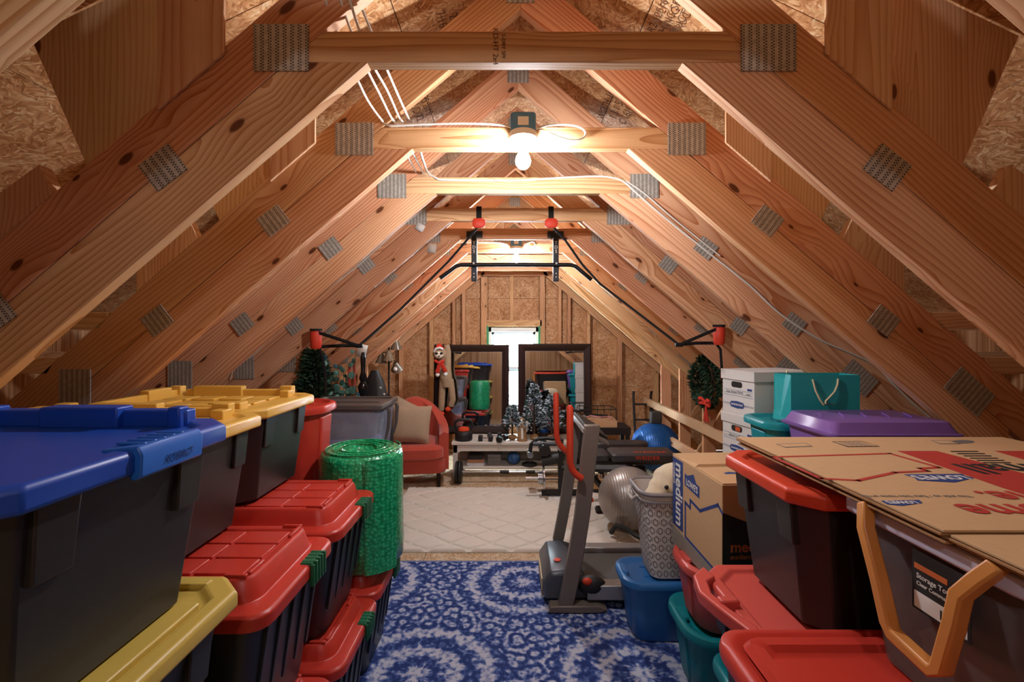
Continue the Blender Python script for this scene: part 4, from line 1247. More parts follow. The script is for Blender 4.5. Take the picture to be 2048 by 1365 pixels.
# ================================================================ TREADMILL
M['tm_grey'] = plain('taupe_metal', '#7D7369', .4, .2)
M['tm_dark'] = plain('black_rubber', '#1C1B1B', .55)
M['tm_hood'] = plain('graphite_plastic', '#4A4F58', .35)
M['tm_silver'] = plain('silver_rail', '#9D9C9C', .35, .5)
M['tm_red'] = plain('red_foam', '#CF3D1C', .6, noise=.03)
M['belt'] = plain('walking_belt', '#55524F', .8, noise=.06, nscale=90)
M['sticker'] = plain('beige_sticker', '#C9B48E', .6)
tm = thing('treadmill', 'folding treadmill with red handles beside the blue tote', 'treadmill', (.34, 2.9, .0))
def tl(p): return Vector(p) - Vector((.34, 2.9, 0))
def lbar(m, pts, wx, wy):
    """rectangular bar through world points, sections horizontal"""
    m.loft([[tl(p) + Vector((a * wx / 2, b_ * wy / 2, 0)) for a, b_ in ((-1, -1), (1, -1), (1, 1), (-1, 1))] for p in pts])
Pn = lambda x, y: at(x, y, 2.62); Pf = lambda x, y: at(x, y, 3.14)
m = MB(); lbar(m, [Pn(1128, 1220), Pn(1140, 1170), Pn(1153, 1100), Pn(1164, 1030), Pn(1172, 960), Pn(1178, 905), Pn(1184, 850)], .088, .045)
m.build('upright', M['tm_grey'], tm, bevel=.006)
m = MB(); lbar(m, [Pf(1116, 1080), Pf(1124, 1040), Pf(1133, 990), Pf(1140, 940), Pf(1146, 890), Pf(1150, 845)], .075, .045)
m.build('upright', M['tm_grey'], tm, bevel=.006)
for yy in (2.62, 3.14):
    m = MB(); m.loft([[tl((x, yy + dy, z)) for x, z in ((.215, .016), (.51, .016), (.55, .035), (.50, .055), (.225, .052))] for dy in (-.035, .035)])
    m.build('base_foot', M['tm_grey'], tm, bevel=.004)
m = MB(); sec = [(.195, .05), (.19, .14), (.235, .205), (.33, .215), (.42, .185), (.455, .11), (.455, .05)]
m.loft([[tl((x, y, z)) for x, z in [((q[0] - .32) * k + .32, (q[1] - .05) * k + .05) for q in sec]] for y, k in ((2.665, .90), (2.69, 1.0), (3.07, 1.0), (3.095, .92))])
hood = m.build('motor_hood', M['tm_hood'], tm, bevel=.008)
MB().box(-.158, -.150, -.16, .10, .06, .13).build('warning_sticker', M['sticker'], hood, loc=(.0, 0, 0), smooth=False)
MB().lathe([(.022, 0), (.022, .003), (.016, .004)], 20).build('round_badge', M['tm_red'], hood, loc=tl((.285, 2.80, .2135)))
m = MB(); m.box(.10, .93, -.20, .20, .075, .125); m.build('walking_deck', M['belt'], tm, loc=(0, -.01, .0), bevel=.004)
for yy in (-.245, .225):
    MB().box(.10, .94, yy - .04, yy + .04, .07, .155).build('side_rail', M['tm_silver'], tm, bevel=.006)
MB().tube([tl((1.25, 2.62, .045)), tl((1.25, 3.16, .045))], .03, 12).build('rear_roller', M['tm_dark'], tm)
m = MB(); m.ball(tl((.47, 2.655, .14)), (.085, .05, .055), 14, 8); m.build('pivot_cover', M['tm_dark'], tm)
MB().ball(tl((.44, 2.625, .175)), (.03, .02, .022), 10, 6).build('red_knob', M['tm_red'], tm)
# console bridge between the upright heads, screen sloping to the belt
m = MB(); m.loft([[tl((x, y, z)) for x, z in ((.415, 1.065), (.445, 1.055), (.56, .985), (.56, .965), (.45, 1.02), (.41, 1.035))] for y in (2.60, 3.17)])
m.build('console_bridge', M['tm_grey'], tm, bevel=.004)
m = MB(); m.hexa([tl(p) for p in ((.43, 2.66, 1.062), (.56, 2.66, .988), (.56, 3.11, .988), (.43, 3.11, 1.062), (.435, 2.66, 1.075), (.57, 2.66, .998), (.57, 3.11, .998), (.435, 3.11, 1.075))])
con = m.build('console', M['tm_dark'], tm, bevel=.003)
for yy, q in ((2.57, ((1140, 815), (1140, 925), (1144, 940), (1152, 950), (1164, 958))), (3.08, ((1112, 789), (1113, 870), (1116, 884), (1124, 896), (1138, 908)))):
    pts = [tl(at(x, y, yy)) for x, y in q]
    pts = [pts[0] + Vector((0, 0, .012))] + pts
    m = MB(); m.tube(pts, [.010] + [.0195] * (len(pts) - 1), 12)
    hb = m.build('foam_handle', M['tm_red'], tm); hb['label'] = 'red foam covered handle'

# ================================================================ EXERCISE BALLS
def ex_ball(label, c, r, col, band=.02):
    s = NT('ball_' + col[1:])
    v = s.coords(); sp = s.n('ShaderNodeSeparateXYZ', i_Vector=v)
    st = s.math('SINE', s.math('MULTIPLY', sp.outputs[0], 420.0 * .2 / r))
    s.set(Base_Color=lin(col), Roughness=.33)
    s.bump(st, .25, .002)
    s.b.inputs['Metallic'].default_value = .35
    m = MB()
    loops = []
    n = 36
    for i in range(25):
        t_ = PI * (.001 + .998 * i / 24); sq = .985 if t_ < .25 else 1
        rr_ = r * math.sin(t_)
        loops.append([(-r * math.cos(t_), rr_ * math.cos(2 * PI * k / n), rr_ * math.sin(2 * PI * k / n)) for k in range(n)])
    m.loft(loops)
    t = thing('exercise_ball', label, 'exercise ball', c)
    o = m.build('ball', s.m, t, ang=80)
    MB().lathe([(.012, 0), (.012, .004), (.006, .006)], 12).build('valve_plug', M['print_white'], t, mat4=frame4((-r * .985, 0, .0), (0, 1, 0), (0, 0, 1)))
    return t


ex_ball('large shiny silver exercise ball behind the hamper', (.965, 3.72, .268), .247, '#A9A29B')
ex_ball('big blue exercise ball in the right back corner', (1.70, 5.35, .285), .28, '#1F5FA8')

# resistance rope with karabiner lying by the deck
tag(MB().tube([at(1222, 1066, 3.55), at(1232, 1057, 3.5) + Vector((0, 0, .02)), at(1252, 1058, 3.45), at(1272, 1072, 3.38), at(1292, 1080, 3.34)], .018, 8).build('ankle_strap', M['tm_dark'], None), 'black padded strap lying on the floor beside the silver ball', 'strap')

# ================================================================ BACK OF THE ATTIC
M['bench_white'] = plain('whitewashed_wood', '#D8D0C4', .6, noise=.06, nscale=14)
bn = thing('storage_bench', 'whitewashed low bench with shelf in front of the mirrors', 'bench', (.02, 5.27, 0))
BL, BDp, BHt = .665, .215, .405
MB().box(-BL - .015, BL + .015, -BDp - .015, BDp, BHt - .03, BHt).build('bench_top', M['bench_white'], bn, bevel=.004)
MB().prism([(-BL, BHt - .031), (BL, BHt - .031), (BL, BHt - .12), (BL - .05, BHt - .12), (BL - .09, BHt - .10), (-BL + .09, BHt - .10), (-BL + .05, BHt - .12), (-BL, BHt - .12)], -BDp, -BDp + .022, 'y').build('apron', M['bench_white'], bn, smooth=False, bevel=.002)
for sx in (-1, 1):
    for sy in (-1, 1):
        MB().box(sx * BL - (.05 if sx > 0 else 0), sx * BL + (.05 if sx < 0 else 0), sy * BDp - (.05 if sy > 0 else -.0), sy * BDp + (.05 if sy < 0 else 0), .001, BHt - .031).build('leg', M['bench_white'], bn, bevel=.003)
MB().box(-BL + .01, BL - .01, -BDp + .03, BDp - .01, .095, .12).build('shelf', M['bench_white'], bn, bevel=.003)
MB().box(-BL + .05, BL - .05, BDp - .028, BDp - .012, .12, BHt - .031).build('back_panel', M['bench_white'], bn, smooth=False)
bt = BHt + .0005

# mirrors
M['frame_brown'] = wood('espresso_frame', '#2E1A12', '#190D09', '#0E0705', knots=False)
s = NT('mirror_glass'); s.set(Base_Color=(.86, .90, .92, 1), Metallic=1.0, Roughness=.015); M['mirror'] = s.m
def mirror(label, x0, x1, yb, lean, yaw, h):
    W = x1 - x0
    t = thing('framed_mirror', label, 'mirror', ((x0 + x1) / 2, yb, BHt + .001), group='framed mirrors')
    t.rotation_euler = (-lean, 0, yaw)
    fw = .088
    prof = [(0, 0), (0, -.028), (.018, -.040), (.045, -.034), (.066, -.020), (fw, -.012), (fw, 0)]
    cor = [(-W / 2, 0, 1, 1), (W / 2, 0, -1, 1), (W / 2, h, -1, -1), (-W / 2, h, 1, -1)]
    for i in range(4):
        a, b_ = cor[i], cor[(i + 1) % 4]
        MB().loft([[(c[0] + c[2] * u, y, c[1] + c[3] * u) for u, y in prof] for c in (a, b_)]).build('frame_rail', M['frame_brown'], t, ang=25)
    g = MB().box(-W / 2 + fw - .004, W / 2 - fw + .004, -.008, -.003, fw - .004, h - fw + .004).build('mirror_glass', M['mirror'], t, smooth=False)
    bv = MB()
    for q in ((-W / 2 + fw, -W / 2 + fw + .004, fw, h - fw), (W / 2 - fw - .004, W / 2 - fw, fw, h - fw), (-W / 2 + fw, W / 2 - fw, h - fw - .004, h - fw), (-W / 2 + fw, W / 2 - fw, fw, fw + .004)):
        bv.box(q[0], q[1], -.011, -.0082, q[2], q[3])
    bv.build('inner_bead', M['steel'], t, smooth=False)
    return t


ml = mirror('dark framed mirror on the left with the plush sloth hanging on it', -.935, -.022, 5.50, .050, -.020, 1.075)
mr = mirror('dark framed mirror on the right behind the treadmill handles', .086, .975, 5.50, .050, .022, 1.085)

# sloth plush
M['sloth'] = plain('beige_fleece', '#A1886A', .95, noise=.25, nscale=70, bump=.6)
M['sloth_face'] = plain('cream_fleece', '#E6DAC4', .95, noise=.1, nscale=50)
M['felt_red'] = plain('red_felt', '#BE2F1E', .95, noise=.1, nscale=60)
M['felt_white'] = plain('white_felt', '#E9E4DC', .95, noise=.08, nscale=60)
M['felt_orange'] = plain('orange_felt', '#D4471F', .95, noise=.1)
D = 5.40
sl = thing('sloth_plush', 'long limbed sloth plush with red scarf hanging on mirror corner', 'plush toy', at(885, 830, D))
def sp_(x, y, d=D): return at(x, y, d) - at(885, 830, D)
m = MB()
m.tube([sp_(893, 690), sp_(896, 705), sp_(895, 725), sp_(893, 745)], [.035, .038, .045, .055], 10)
m.tube([sp_(893, 735), sp_(892, 755), sp_(893, 775)], [.055, .075, .06], 12)
m.tube([sp_(886, 760), sp_(884, 785), sp_(883, 810), sp_(882, 822)], [.045, .042, .040, .036], 10)
m.tube([sp_(900, 760), sp_(903, 780), sp_(905, 800), sp_(901, 814)], [.045, .042, .042, .036], 10)
m.tube([sp_(885, 715), sp_(878, 735), sp_(876, 748)], [.035, .03, .025], 8)
m.tube([sp_(897, 720), sp_(893, 738), sp_(891, 748)], [.035, .03, .025], 8)
m.ball(sp_(878, 708, D - .03), (.075, .06, .07), 14, 10)
o = m.build('body', M['sloth'], sl, ang=80)
rm = o.modifiers.new('remesh', 'REMESH'); rm.mode = 'VOXEL'; rm.voxel_size = .010; rm.use_smooth_shade = True
MB().ball(sp_(877.5, 710, D - .072), (.052, .025, .042), 14, 10).build('face', M['sloth_face'], sl)
for dx in (-5, 5): MB().ball(sp_(878 + dx, 707, D - .101), (.019, .009, .013), 10, 6).build('eye_patch', M['black_eye'], sl)
MB().ball(sp_(878, 713, D - .104), (.010, .008, .007), 8, 6).build('nose', M['black_eye'], sl)
MB().tube([sp_(868, 704, D - .06), sp_(872, 698, D - .08), sp_(879, 696, D - .085), sp_(886, 699, D - .07)], .014, 8).build('hat_brim', M['felt_white'], sl)
m = MB(); m.loft([[sp_(x, y, dd) for x, y, dd in r_] for r_ in ([(868, 702, D - .07), (886, 698, D - .07), (890, 700, D + .0), (871, 704, D + .0)], [(871, 695, D - .05), (884, 693, D - .05), (886, 695, D), (873, 697, D)], [(876, 688, D - .03), (881, 687, D - .03), (882, 688, D - .005), (877, 689, D - .005)])])
m.build('santa_hat', M['felt_red'], sl, ang=80)
MB().tube([sp_(870, 722, D - .06), sp_(878, 727, D - .085), (sp_(888, 722, D - .06))], .020, 8).build('scarf', M['felt_red'], sl)
for a, b_ in (((880, 727), (874, 746)), ((883, 727), (891, 744))):
    MB().tube([sp_(*a, D - .085), sp_(*b_, D - .075)], [.020, .026], 8, flat=.35).build('scarf_end', M['felt_red'], sl)
for q in ((875, 750), (891, 749)): MB().ball(sp_(*q, D - .06), .026, 10, 8).build('paw', M['felt_white'], sl)
for q in ((883, 828), (896, 819)): MB().ball(sp_(*q, D - .01), (.036, .04, .030), 10, 8).build('foot', M['felt_orange'], sl)

# things on the bench
kb = thing('kettlebell', 'black kettlebell with orange top on the left end of the bench', 'kettlebell', (-.535, 5.16, bt))
MB().lathe([(.085, 0), (.095, .006), (.10, .03), (.096, .05), (.10, .055), (.098, .085), (.078, .105), (.06, .11)], 24).build('weight_body', M['tm_dark'], kb)
MB().lathe([(.066, .1105), (.066, .125), (.05, .145), (.02, .15)], 20).build('orange_top', M['felt_orange'], kb)
MB().tube([(-.065, 0, .10), (-.10, 0, .17), (-.095, 0, .205), (-.06, 0, .23), (.06, 0, .23), (.095, 0, .205), (.10, 0, .17), (.065, 0, .10)], .016, 10).build('handle', M['tm_dark'], kb)

def dumbbell(label, x, y, z, rz, L_=.16, r=.036):
    t = thing('dumbbell', label, 'dumbbell', (x, y, z + r), rz, 'dumbbells on the bench')
    m = MB(); m.tube([(-L_ / 2 + .03, 0, 0), (L_ / 2 - .03, 0, 0)], .012, 10); m.build('grip', M['steel'], t)
    for sx in (-1, 1):
        m = MB(); m.tube([(sx * (L_ / 2 - .045), 0, 0), (sx * (L_ / 2 - .04), 0, 0), (sx * (L_ / 2 - .005), 0, 0), (sx * L_ / 2, 0, 0)], [r * .88, r, r, r * .88], 6)
        m.build('hex_head', M['tm_dark'], t, smooth=False)
    return t


dumbbell('black hex dumbbell nearer the kettlebell', -.285, 5.10, bt, -.12)
dumbbell('black hex dumbbell on the bench front, right of its twin', -.10, 5.09, bt, 1.0)
dumbbell('black hex dumbbell at the back by the mirror', -.19, 5.24, bt, .2)


def foliage(m, pts_fn, n, size, rd, slim=.35):
    """n small leaf blades, each its own island"""
    for _ in range(n):
        p, d = pts_fn(rd)
        d = d.normalized(); a = d.orthogonal().normalized(); a.rotate(Matrix.Rotation(rd.uniform(0, 6.28), 3, d)); L_ = size * rd.uniform(.7, 1.3)
        wv = a * L_ * slim
        nn = d.cross(a) * L_ * .12
        m.add([p, p + d * L_ * .5 + wv * .5 + nn, p + d * L_, p + d * L_ * .5 - wv * .5 + nn, p + d * L_ * .5 - nn], [(0, 1, 2, 3), (0, 4, 1), (1, 4, 2), (2, 4, 3), (3, 4, 0)])


def cone_fn(h, r0, z0=0, power=1.0):
    def f(rd):
        t = rd.random() ** .8; a = rd.uniform(0, 6.283); rr_ = r0 * (1 - t) ** power * (.35 + .65 * rd.random())
        d = Vector((math.cos(a), math.sin(a), rd.uniform(-.1, .7)))
        return Vector((rr_ * math.cos(a), rr_ * math.sin(a), z0 + h * t)), d
    return f


M['snow_leaf'] = island_mat('flocked_needles', [(0, '#1E3A2E'), (.40, '#2F4A44'), (.48, '#8FA0AE'), (.8, '#C9D2DC'), (1, '#E8EEF4')])
M['berry'] = plain('red_berry', '#A62230', .35)
M['burlap'] = plain('burlap', '#9C7752', .95, noise=.2, nscale=120)
M['fir'] = island_mat('fir_needles', [(0, '#10251A'), (.5, '#1F3B28'), (.85, '#35553A'), (1, '#5C6B4A')])
M['eucalyptus'] = island_mat('eucalyptus_leaves', [(0, '#3E6F66'), (.5, '#5F8F80'), (.8, '#86B0A4'), (1, '#4F8FB0')])
M['bark'] = plain('brown_bark', '#4A3424', .9, noise=.2)
def snow_tree(label, x, y, h, r0, seed):
    t = thing('tabletop_tree', label, 'christmas tree', (x, y, bt), group='flocked tabletop trees')
    MB().ball((0, 0, .032), (.055, .055, .032), 16, 8).build('burlap_base', M['burlap'], t)
    MB().tube([(0, 0, .05), (0, 0, h * .6), (0, 0, h * .95)], [.012, .008, .003], 6).build('stem', M['bark'], t)
    m = MB(); rd = random.Random(seed); foliage(m, cone_fn(h - .13, r0, .13, .9), 900, .045, rd, .45)
    m.build('needles', M['snow_leaf'], t, smooth=False)['kind'] = 'stuff'
    m = MB()
    for k in range(9):
        p, d = cone_fn(h - .16, r0 * 1.05, .14)(rd); m.ball(p, .011, 8, 6)
    m.build('berries', M['berry'], t)['kind'] = 'stuff'


snow_tree('small snow flocked tree left of the angel figurine', .015, 5.17, .38, .115, 1)
snow_tree('tall snow flocked tree with red berries right of the angel', .265, 5.19, .62, .17, 2)
snow_tree('snow flocked tree behind the treadmill handle, rightmost of the three', .46, 5.16, .50, .15, 3)
an = thing('angel_figurine', 'burlap dressed angel figurine between the two flocked trees', 'figurine', (.125, 5.13, bt))
MB().lathe([(.062, 0), (.060, .01), (.05, .08), (.04, .14), (.034, .175), (.02, .19)], 20).build('robe', M['burlap'], an)
MB().ball((0, 0, .215), (.026, .026, .030), 14, 10).build('head', M['felt_white'], an)
MB().tube([(-.022, .006, .20), (-.03, .005, .225), (-.012, .006, .248), (.012, .006, .248), (.03, .005, .225), (.022, .006, .20)], .011, 8).build('hair', M['burlap'], an)
for sx in (-1, 1): MB().prism([(sx * .012, .17), (sx * .055, .23), (sx * .075, .20), (sx * .06, .10), (sx * .03, .07)], .024, .030, 'y').build('wing', M['felt_white'], an, smooth=False)
MB().box(-.012, .012, -.058, -.052, .03, .15).build('sash', M['felt_white'], an, bevel=.002)
tag(MB().lathe([(.05, 0), (.075, .02), (.085, .06), (.082, .062), (.07, .025), (.0, .012)], 20).build('small_bowl', M['bark'], None, loc=(.385, 5.33, bt)), 'dark bowl behind the flocked trees on the bench', 'bowl')
tag(MB().ball((0, 0, 0), .052, 16, 10).build('glass_ornament', M['blue_latch'], None, loc=(.385, 5.33, bt + .067)), 'blue glass ornament resting in the dark bowl', 'ornament')

# things on the bench shelf
sz = .1205
t = thing('folded_towels', 'folded dark and peach towels on the bench shelf', 'towels', (-.40, 5.22, sz))
for k, (c_, hh_) in enumerate((('cloth_white', .035), ('cloth_peach', .035), ('cloth_dark', .04))):
    if c_ not in M: M[c_] = plain(c_, {'cloth_peach': '#C79474', 'cloth_dark': '#3C3835'}[c_], .95, noise=.15)
    MB().loft([rrect(.20 - k * .01, .20, .03, 4, z=.001 + k * .037), rrect(.21 - k * .01, .21, .03, 4, z=.018 + k * .037), rrect(.20 - k * .012, .19, .03, 4, z=.001 + k * .037 + hh_)]).build('towel', M[c_], t)
M['foam_grey'] = plain('grey_foam', '#8A8480', .9)
for k in range(3): tag(MB().loft([rrect(.155, .10, .008, 2, z=0), rrect(.155, .10, .008, 2, z=.040)]).build('yoga_block', M['foam_grey'], None, loc=(-.19, 5.20, sz + k * .0415), bevel=.004),
                       ('bottom grey yoga block of the pile on the bench shelf', 'middle grey yoga block of the pile on the bench shelf', 'top grey yoga block of the pile on the bench shelf')[k], 'yoga block', 'yoga blocks')
t = thing('medicine_ball', 'small marbled blue ball on the bench shelf', 'ball', (.03, 5.20, sz + .075))
s = NT('marbled_blue'); nz = s.n('ShaderNodeTexNoise', i_Vector=s.coords(), i_Scale=14.0, i_Detail=3.0); s.set(Base_Color=s.ramp(nz.outputs[0], [(.4, '#2B5B96'), (.6, '#4F7FB8'), (.7, '#C6CCD2')]), Roughness=.35)
MB().ball((0, 0, 0), .074, 24, 14).build('ball', s.m, t)
MB().lathe([(.010, .071), (.010, .076), (.004, .078)], 10).build('valve_plug', M['print_white'], t)
t = thing('weight_disc', 'flat black disc lying on the bench shelf', 'weight', (.21, 5.16, sz)); MB().lathe([(.02, .03), (.06, .032), (.085, .022), (.088, .004), (.08, 0), (.02, 0)], 24).build('disc', M['tm_dark'], t)
MB().lathe([(.018, .0325), (.018, .038), (.01, .039)], 14).build('hub', M['steel'], t)

# barbell on the floor in front of the bench
bb = thing('barbell', 'chrome barbell with black plates on the floor before the bench', 'barbell', (.0, 4.915, .118))
MB().tube([(-.66, 0, 0), (.82, 0, 0)], .013, 12).build('bar', M['steel'], bb)
for x0, x1 in ((-.12, -.02), (.16, .26)): MB().tube([(x0, 0, 0), (x1, 0, 0)], .019, 12).build('grip_sleeve', M['tm_dark'], bb)
def disc(x, r, wd, mat, par, nm='weight_plate'):
    return MB().tube([(x, 0, 0), (x + wd * .15, 0, 0), (x + wd * .25, 0, 0), (x + wd * .75, 0, 0), (x + wd * .85, 0, 0), (x + wd, 0, 0)], [r * .92, r, r * .98, r * .98, r, r * .92], 28).build(nm, M[mat], par)
for x, r in ((-.60, .116), (-.562, .116), (.76, .116)): disc(x, r, .034, 'tm_dark', bb)
MB().tube([(-.565 + .045, 0, 0), (-.565 + .07, 0, 0)], .024, 12).build('collar', M['steel'], bb)

# weight rack: post with chrome plates on a peg
wr = thing('weight_bench', 'black weight bench with padded seat and plate pegs', 'weight bench', (.47, 4.45, 0))
def wl(x, y, z): return Vector((x - .47, y - 4.45, z))
def wbar(nm, a, b_, w_, mat='tm_dark'):
    a, b_ = wl(*a), wl(*b_); d = (b_ - a).normalized(); u = d.orthogonal().normalized() if abs(d.z) < .9 else Vector((1, 0, 0)); v_ = d.cross(u)
    return MB().loft([[p + u * sx * w_ / 2 + v_ * sy * w_ / 2 for sx, sy in ((-1, -1), (1, -1), (1, 1), (-1, 1))] for p in (a, b_)]).build(nm, M[mat], wr, bevel=.003)
wbar('rack_post', (.485, 4.45, .04), (.485, 4.45, .58), .05)
wbar('rack_foot', (.30, 4.45, .055), (.66, 4.45, .055), .05)
wbar('peg', (.14, 4.44, .20), (.485, 4.44, .20), .022, 'steel')
for x, r in ((.262, .06), (.278, .06), (.294, .06), (.312, .115)):
    MB().tube([wl(x, 4.44, .20), wl(x + .013, 4.44, .20)], r, 26).build('chrome_plate', M['steel'], wr)
wbar('main_beam', (.485, 4.45, .30), (1.20, 4.05, .40), .05)
wbar('strut', (.70, 4.33, .345), (.95, 4.19, .06), .04)
wbar('rear_foot', (.75, 4.02, .055), (1.25, 4.10, .055), .05)
wbar('strut', (1.0, 4.16, .06), (1.0, 4.16, .37), .045)
M['vinyl'] = plain('charcoal_vinyl', '#3A393C', .42, noise=.04)
def pad(nm, x0, x1, y0, y1, z0, z1):
    m = MB(); c = wl((x0 + x1) / 2, (y0 + y1) / 2, 0)
    m.loft([rrect(x1 - x0 - .02, y1 - y0 - .02, .03, 4, c.x, c.y, z0), rrect(x1 - x0, y1 - y0, .035, 4, c.x, c.y, z0 + .012), rrect(x1 - x0, y1 - y0, .035, 4, c.x, c.y, z1 - .015), rrect(x1 - x0 - .03, y1 - y0 - .03, .03, 4, c.x, c.y, z1)])
    return m.build(nm, M['vinyl'], wr)
p_ = pad('back_pad', .86, 1.42, 3.86, 4.12, .515, .585)
pad('seat_pad', .68, .845, 3.88, 4.10, .515, .58)
text('WEIDER', .062, M['tm_red'], wr, frame4(wl(1.20, 3.925, .5865), (1, 0, 0), (0, 1, 0)), .02, space=1.15, sx=1.15)
text('WEIDER', .045, M['tm_red'], wr, frame4(wl(1.16, 3.8585, .552), (1, 0, 0), (0, 0, 1)), .02, space=1.15, sx=1.15)
wbar('pad_beam', (.72, 3.99, .49), (1.40, 3.99, .49), .045)
wbar('strut', (1.05, 3.99, .47), (1.05, 4.10, .40), .045)
# crunch arm: curved tube with rollers
MB().tube([wl(.19, 4.55, .42), wl(.20, 4.55, .50), wl(.26, 4.55, .555), (wl(.36, 4.55, .565)), wl(.50, 4.52, .56)], .02, 10).build('curved_arm', M['tm_dark'], wr)
MB().tube([wl(.19, 4.48, .41), wl(.19, 4.62, .41)], .03, 12).build('arm_end', M['steel'], wr)
MB().tube([wl(.33, 4.40, .475), wl(.33, 4.62, .475)], .055, 18).build('foam_roller', M['tm_dark'], wr)
MB().tube([wl(.22, 4.52, .515), wl(.50, 4.52, .515)], .022, 10).build('arm_tube', M['tm_hood'], wr)
MB().tube([wl(.455, 4.35, .60), wl(.44, 4.35, .56), wl(.455, 4.35, .515), wl(.475, 4.35, .49)], .010, 8).build('bar_hook', M['steel'], wr)
MB().tube([wl(.30, 4.45, .36), wl(.47, 4.45, .40)], .05, 14).build('foam_roller', M['tm_dark'], wr)

# second narrow bench pad beyond
t = thing('exercise_board', 'long rounded black exercise pad behind the weight bench', 'exercise pad', (.86, 4.75, 0))
m = MB(); m.loft([rrect(.56, .16, .078, 6, .28, 0, .40), rrect(.57, .17, .08, 6, .28, 0, .41), rrect(.57, .17, .08, 6, .28, 0, .475), rrect(.55, .15, .07, 6, .28, 0, .485)]); m.build('pad', M['vinyl'], t)
for x in (.08, .48): MB().box(x - .02, x + .02, -.06, .06, .001, .40).build('leg', M['tm_dark'], t, bevel=.003)
# low wooden crate with odds and ends, red ball
t = thing('wooden_crate', 'low wooden crate under the weight bench', 'crate', (.95, 4.62, .001))
for a in ((-.13, .13, -.09, -.075), (-.13, .13, .075, .09)): MB().box(*a, .06, .16).build('side_board', M['pine_pale'], t, smooth=False, bevel=.002)
for a in ((-.13, -.115), (.115, .13)): MB().box(*a, -.075, .075, .06, .16).build('end_board', M['pine_pale'], t, smooth=False, bevel=.002)
MB().box(-.13, .13, -.09, .09, 0, .06).build('base', M['tm_dark'], t, bevel=.003)
for k in range(4): MB().tube([(-.09 + k * .055, -.04, .10), (-.07 + k * .05, .04, .165)], .012, 7).build('tool_handle', M['steel' if k % 2 else 'tm_dark'], t)
tag(MB().ball((0, 0, 0), .036, 16, 10).build('massage_ball', M['felt_orange'], None, loc=(.745, 4.30, .0365)), 'small orange red ball on the floor by the treadmill upright', 'ball')

# black side table with tray, mat, hand truck in the right back corner
tb = thing('side_table', 'low black table under the wire tray in the right back corner', 'table', (1.05, 5.24, 0))
MB().box(-.29, .29, -.16, .16, .48, .56).build('table_top', M['tm_dark'], tb, bevel=.004)
for sx in (-1, 1):
    for sy in (-1, 1): MB().box(sx * .26 - .02, sx * .26 + .02, sy * .13 - .02, sy * .13 + .02, .001, .48).build('leg', M['tm_dark'], tb)
MB().box(-.28, .28, -.15, .15, .18, .20).build('lower_shelf', M['tm_dark'], tb)
ty = thing('wire_tray', 'wooden tray with black wire rail holding cords', 'tray', (.98, 5.24, .5605))
MB().box(-.21, .21, -.14, .14, 0, .012).build('tray_base', M['pine_pale'], ty, smooth=False)
for a in ((-.21, .21, -.14, -.128), (-.21, .21, .128, .14)): MB().box(*a, .012, .075).build('side_board', M['pine_pale'], ty, smooth=False)
for a in ((-.21, -.198), (.198, .21)): MB().box(*a, -.128, .128, .012, .075).build('end_board', M['pine_pale'], ty, smooth=False)
m = MB(); m.tube([(p[0], p[1], .20) for p in rrect(.41, .27, .03, 4)], .005, 6, closed=True); m.build('wire_rail', M['tm_dark'], ty)
for q in ((-.20, .13), (-.12, .13), (-.04, .13), (.04, .13), (.12, .13), (.20, .13), (-.20, -.13), (.20, -.13)): MB().tube([(q[0], q[1], .07), (q[0], q[1], .20)], .004, 6).build('wire_post', M['tm_dark'], ty)
MB().tube([(-.14, -.06, .085), (-.06, .02, .10), (.04, -.05, .095), (.14, .02, .09), (.17, -.06, .085)], .012, 8).build('coiled_cord', plain('pink_cord', '#C08A86', .8), ty)
MB().tube([(-.17, .02, .09), (-.08, .07, .105), (.06, .06, .10), (.15, .08, .09)], .014, 8).build('coiled_cord', M['tm_dark'], ty)
MB().ball((-.15, -.05, .09), .035, 12, 8).build('grip_ball', M['foam_grey'], ty)
mtl = thing('yoga_mat', 'rolled mauve yoga mat standing beside the black table shelf', 'yoga mat', (1.245, 4.98, .001))
M['mauve'] = plain('mauve_foam', '#9B6A90', .9)
m = MB(); pts = []
for k in range(70):
    a = k * .3; r_ = .02 + .0031 * a
    pts.append((r_ * math.cos(a), r_ * math.sin(a)))
inner = [(p[0] * .97, p[1] * .97) for p in pts]
m.loft([[(p[0], p[1], 0) for p in pts], [(p[0], p[1], .42) for p in pts], [(p[0] * .965, p[1] * .965, .42) for p in pts], [(p[0] * .965, p[1] * .965, 0) for p in pts]], False, False, ring=False)
m.build('rolled_mat', M['mauve'], mtl, ang=80)
MB().tube([(.087 * math.cos(a), .087 * math.sin(a), .30) for a in [2 * PI * k / 20 for k in range(20)]], .006, 6, closed=True).build('mat_strap', M['tm_dark'], mtl)
tag(MB().loft([rrect(.07, .07, .01, 2, z=0), rrect(.07, .07, .01, 2, z=.09)]).build('red_canister', M['felt_red'], None, loc=(1.09, 5.15, .2005), bevel=.006), 'small red canister on the table shelf beside the mauve mat', 'canister')
tag(MB().loft([rrect(.26, .16, .04, 4, z=0), rrect(.28, .18, .05, 4, z=.06), rrect(.20, .12, .05, 4, z=.11)]).build('gym_bag', M['tm_dark'], None, loc=(.90, 5.22, .2005)), 'black gym bag on the low table shelf', 'bag')

